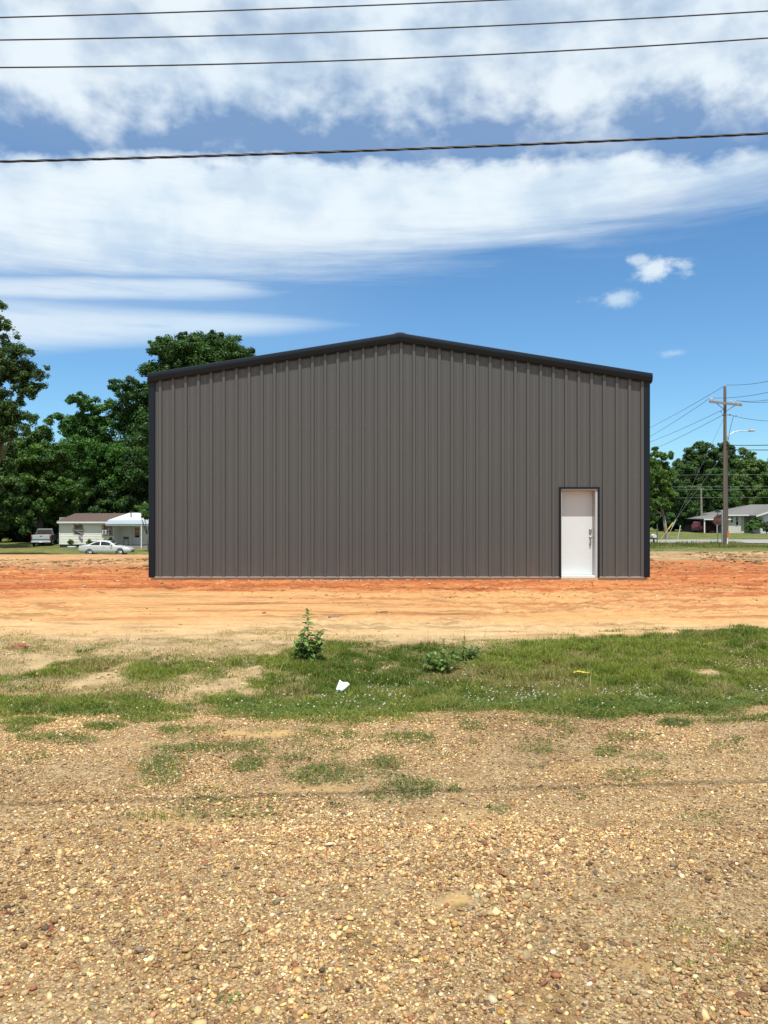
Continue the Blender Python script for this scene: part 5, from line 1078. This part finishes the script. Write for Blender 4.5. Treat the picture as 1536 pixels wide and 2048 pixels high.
x, y = gp(170, 1312); weed('small_weed', 'low flat weed clump at the left end of the strip', x, y, .06, 7, 8, .06, .035, spread=.07)
x, y = gp(452, 2000); weed('small_weed', 'little green tuft alone in the near gravel', x, y, .03, 8, 9, .022, .008, spread=.02)
# paper scrap
M_paper = mat('paper', (.62, .66, .70), .8, var=.10, vscale=30)
x, y = gp(677, 1383); m = MB(); W_, H_ = .10, .088; vs = []; n_ = 6
for j in range(n_ + 1):
    for i in range(n_ + 1):
        u, v_ = i / n_ - .5, j / n_; vs.append((u * W_ * (.5 + .5 * v_) + v_ * .025, v_ * .03 + .012 * sin(u * 5 + v_ * 3), v_ * H_ + .008 * sin(u * 7)))
fs = [(j * (n_ + 1) + i, j * (n_ + 1) + i + 1, (j + 1) * (n_ + 1) + i + 1, (j + 1) * (n_ + 1) + i) for j in range(n_) for i in range(n_)]
o = m.add(vs, fs).build('paper_scrap', M_paper, smooth=True); o.location = (x, y, gz(x, y) + .055); o.rotation_euler = (R(-12), R(24), 0); tag(o, 'white paper scrap lying propped in the green strip', 'litter')
md = o.modifiers.new('s', 'SOLIDIFY'); md.thickness = .0015
x, y = gp(1163, 1352); m = MB(); m.tube([(0, 0, .02), (.05, .01, .03), (.10, 0, .02), (.16, .01, .015)], [.006, .010, .012, .005], 6); o = m.build('yellow_wrapper', mat('yellow_wrap', (.5, .38, .03), .6)); o.location = (x - .08, y, gz(x, y) + .05); tag(o, 'crumpled yellow wrapper in the grass on the right', 'litter')
for (pa, pb, w__, lb, lp_) in ((764, 1229, .10, 'thin black strap loop on the sandy dirt', True), (667, 1242, .075, 'dark bent twig on the dirt right of the tall weed', False)):
    x, y = gp(pa, pb); pts = [(w__ * 1.0 * cos(t), w__ * .5 * sin(t) * (1 if lp_ else .5), .02 + .006 * sin(2 * t)) for t in np.linspace(0.2, 5.6 if lp_ else 4.4, 16)]
    o = MB().tube(pts, .005 if lp_ else .008, 5).build('strap_loop' if lp_ else 'twig', M_blk if lp_ else M_brk); o.location = (x, y, gz(x, y)); tag(o, lb, 'strap' if lp_ else 'twig')
x, y = gp(257, 1288); o = MB().tube([(-.03, 0, .10), (0, 0, 0), (.012, 0, .11)], .003, 5).build('twig', M_brk); o.location = (x, y, gz(x, y)); tag(o, 'small forked stick upright in the pale sand on the left', 'twig')
# red clod
def lump(px_, py_, s, colr, lb, seed, nm='dirt_clod', cat='clod'):
    g = np.random.default_rng(seed); x, y = gp(px_, py_); v0, f0 = ico(3); n3 = np.array([vnoise(v0[:, 0] * k_ + 5, v0[:, 1] * k_ + v0[:, 2] * 3.3, seed) for k_ in (1.5, 4)]); v = v0 * (.65 + .5 * n3[0] + .3 * n3[1])[:, None] * np.array([1.6, 1, .8]) * s
    o = fast_mesh(nm, v, f0, mat('clod_' + nm, colr, .95, var=.3, vscale=30, bump=.8)); o.location = (x, y, gz(x, y) + s * .25); tag(o, lb, cat)
lump(39, 1306, .055, (.22, .075, .045), 'dark red earth clod at the left end of the weedy strip', 1)
# concrete crumbs at the wall foot
g = np.random.default_rng(8); n = 460; x = np.concatenate([g.normal((690 - 768) / 82.6, .8, 400), g.uniform(-5, 6, 60)]); y = 18.42 - np.abs(g.normal(0, .28, n)); s = g.uniform(.006, .026, n); v0, f0 = ico(1)
v = v0[None] * (1 + g.normal(0, .2, (n, 12, 1))) * s[:, None, None] * np.array([1.3, 1, .7]) + np.stack([x, y, ground(x, y) + s * .2], 1)[:, None]
cc = np.where((g.random(n) < .5)[:, None], c_(.40, .32, .24), c_(.36, .17, .08)) * g.uniform(.7, 1.1, (n, 1))
tag(fast_mesh('rubble', v.reshape(-1, 3), (f0[None] + (np.arange(n) * 12)[:, None, None]).reshape(-1, 3), M_clod, cols=np.repeat(cc, 12, 0)), 'pale concrete crumbs along the foot of the steel wall', 'rubble', kind='stuff')
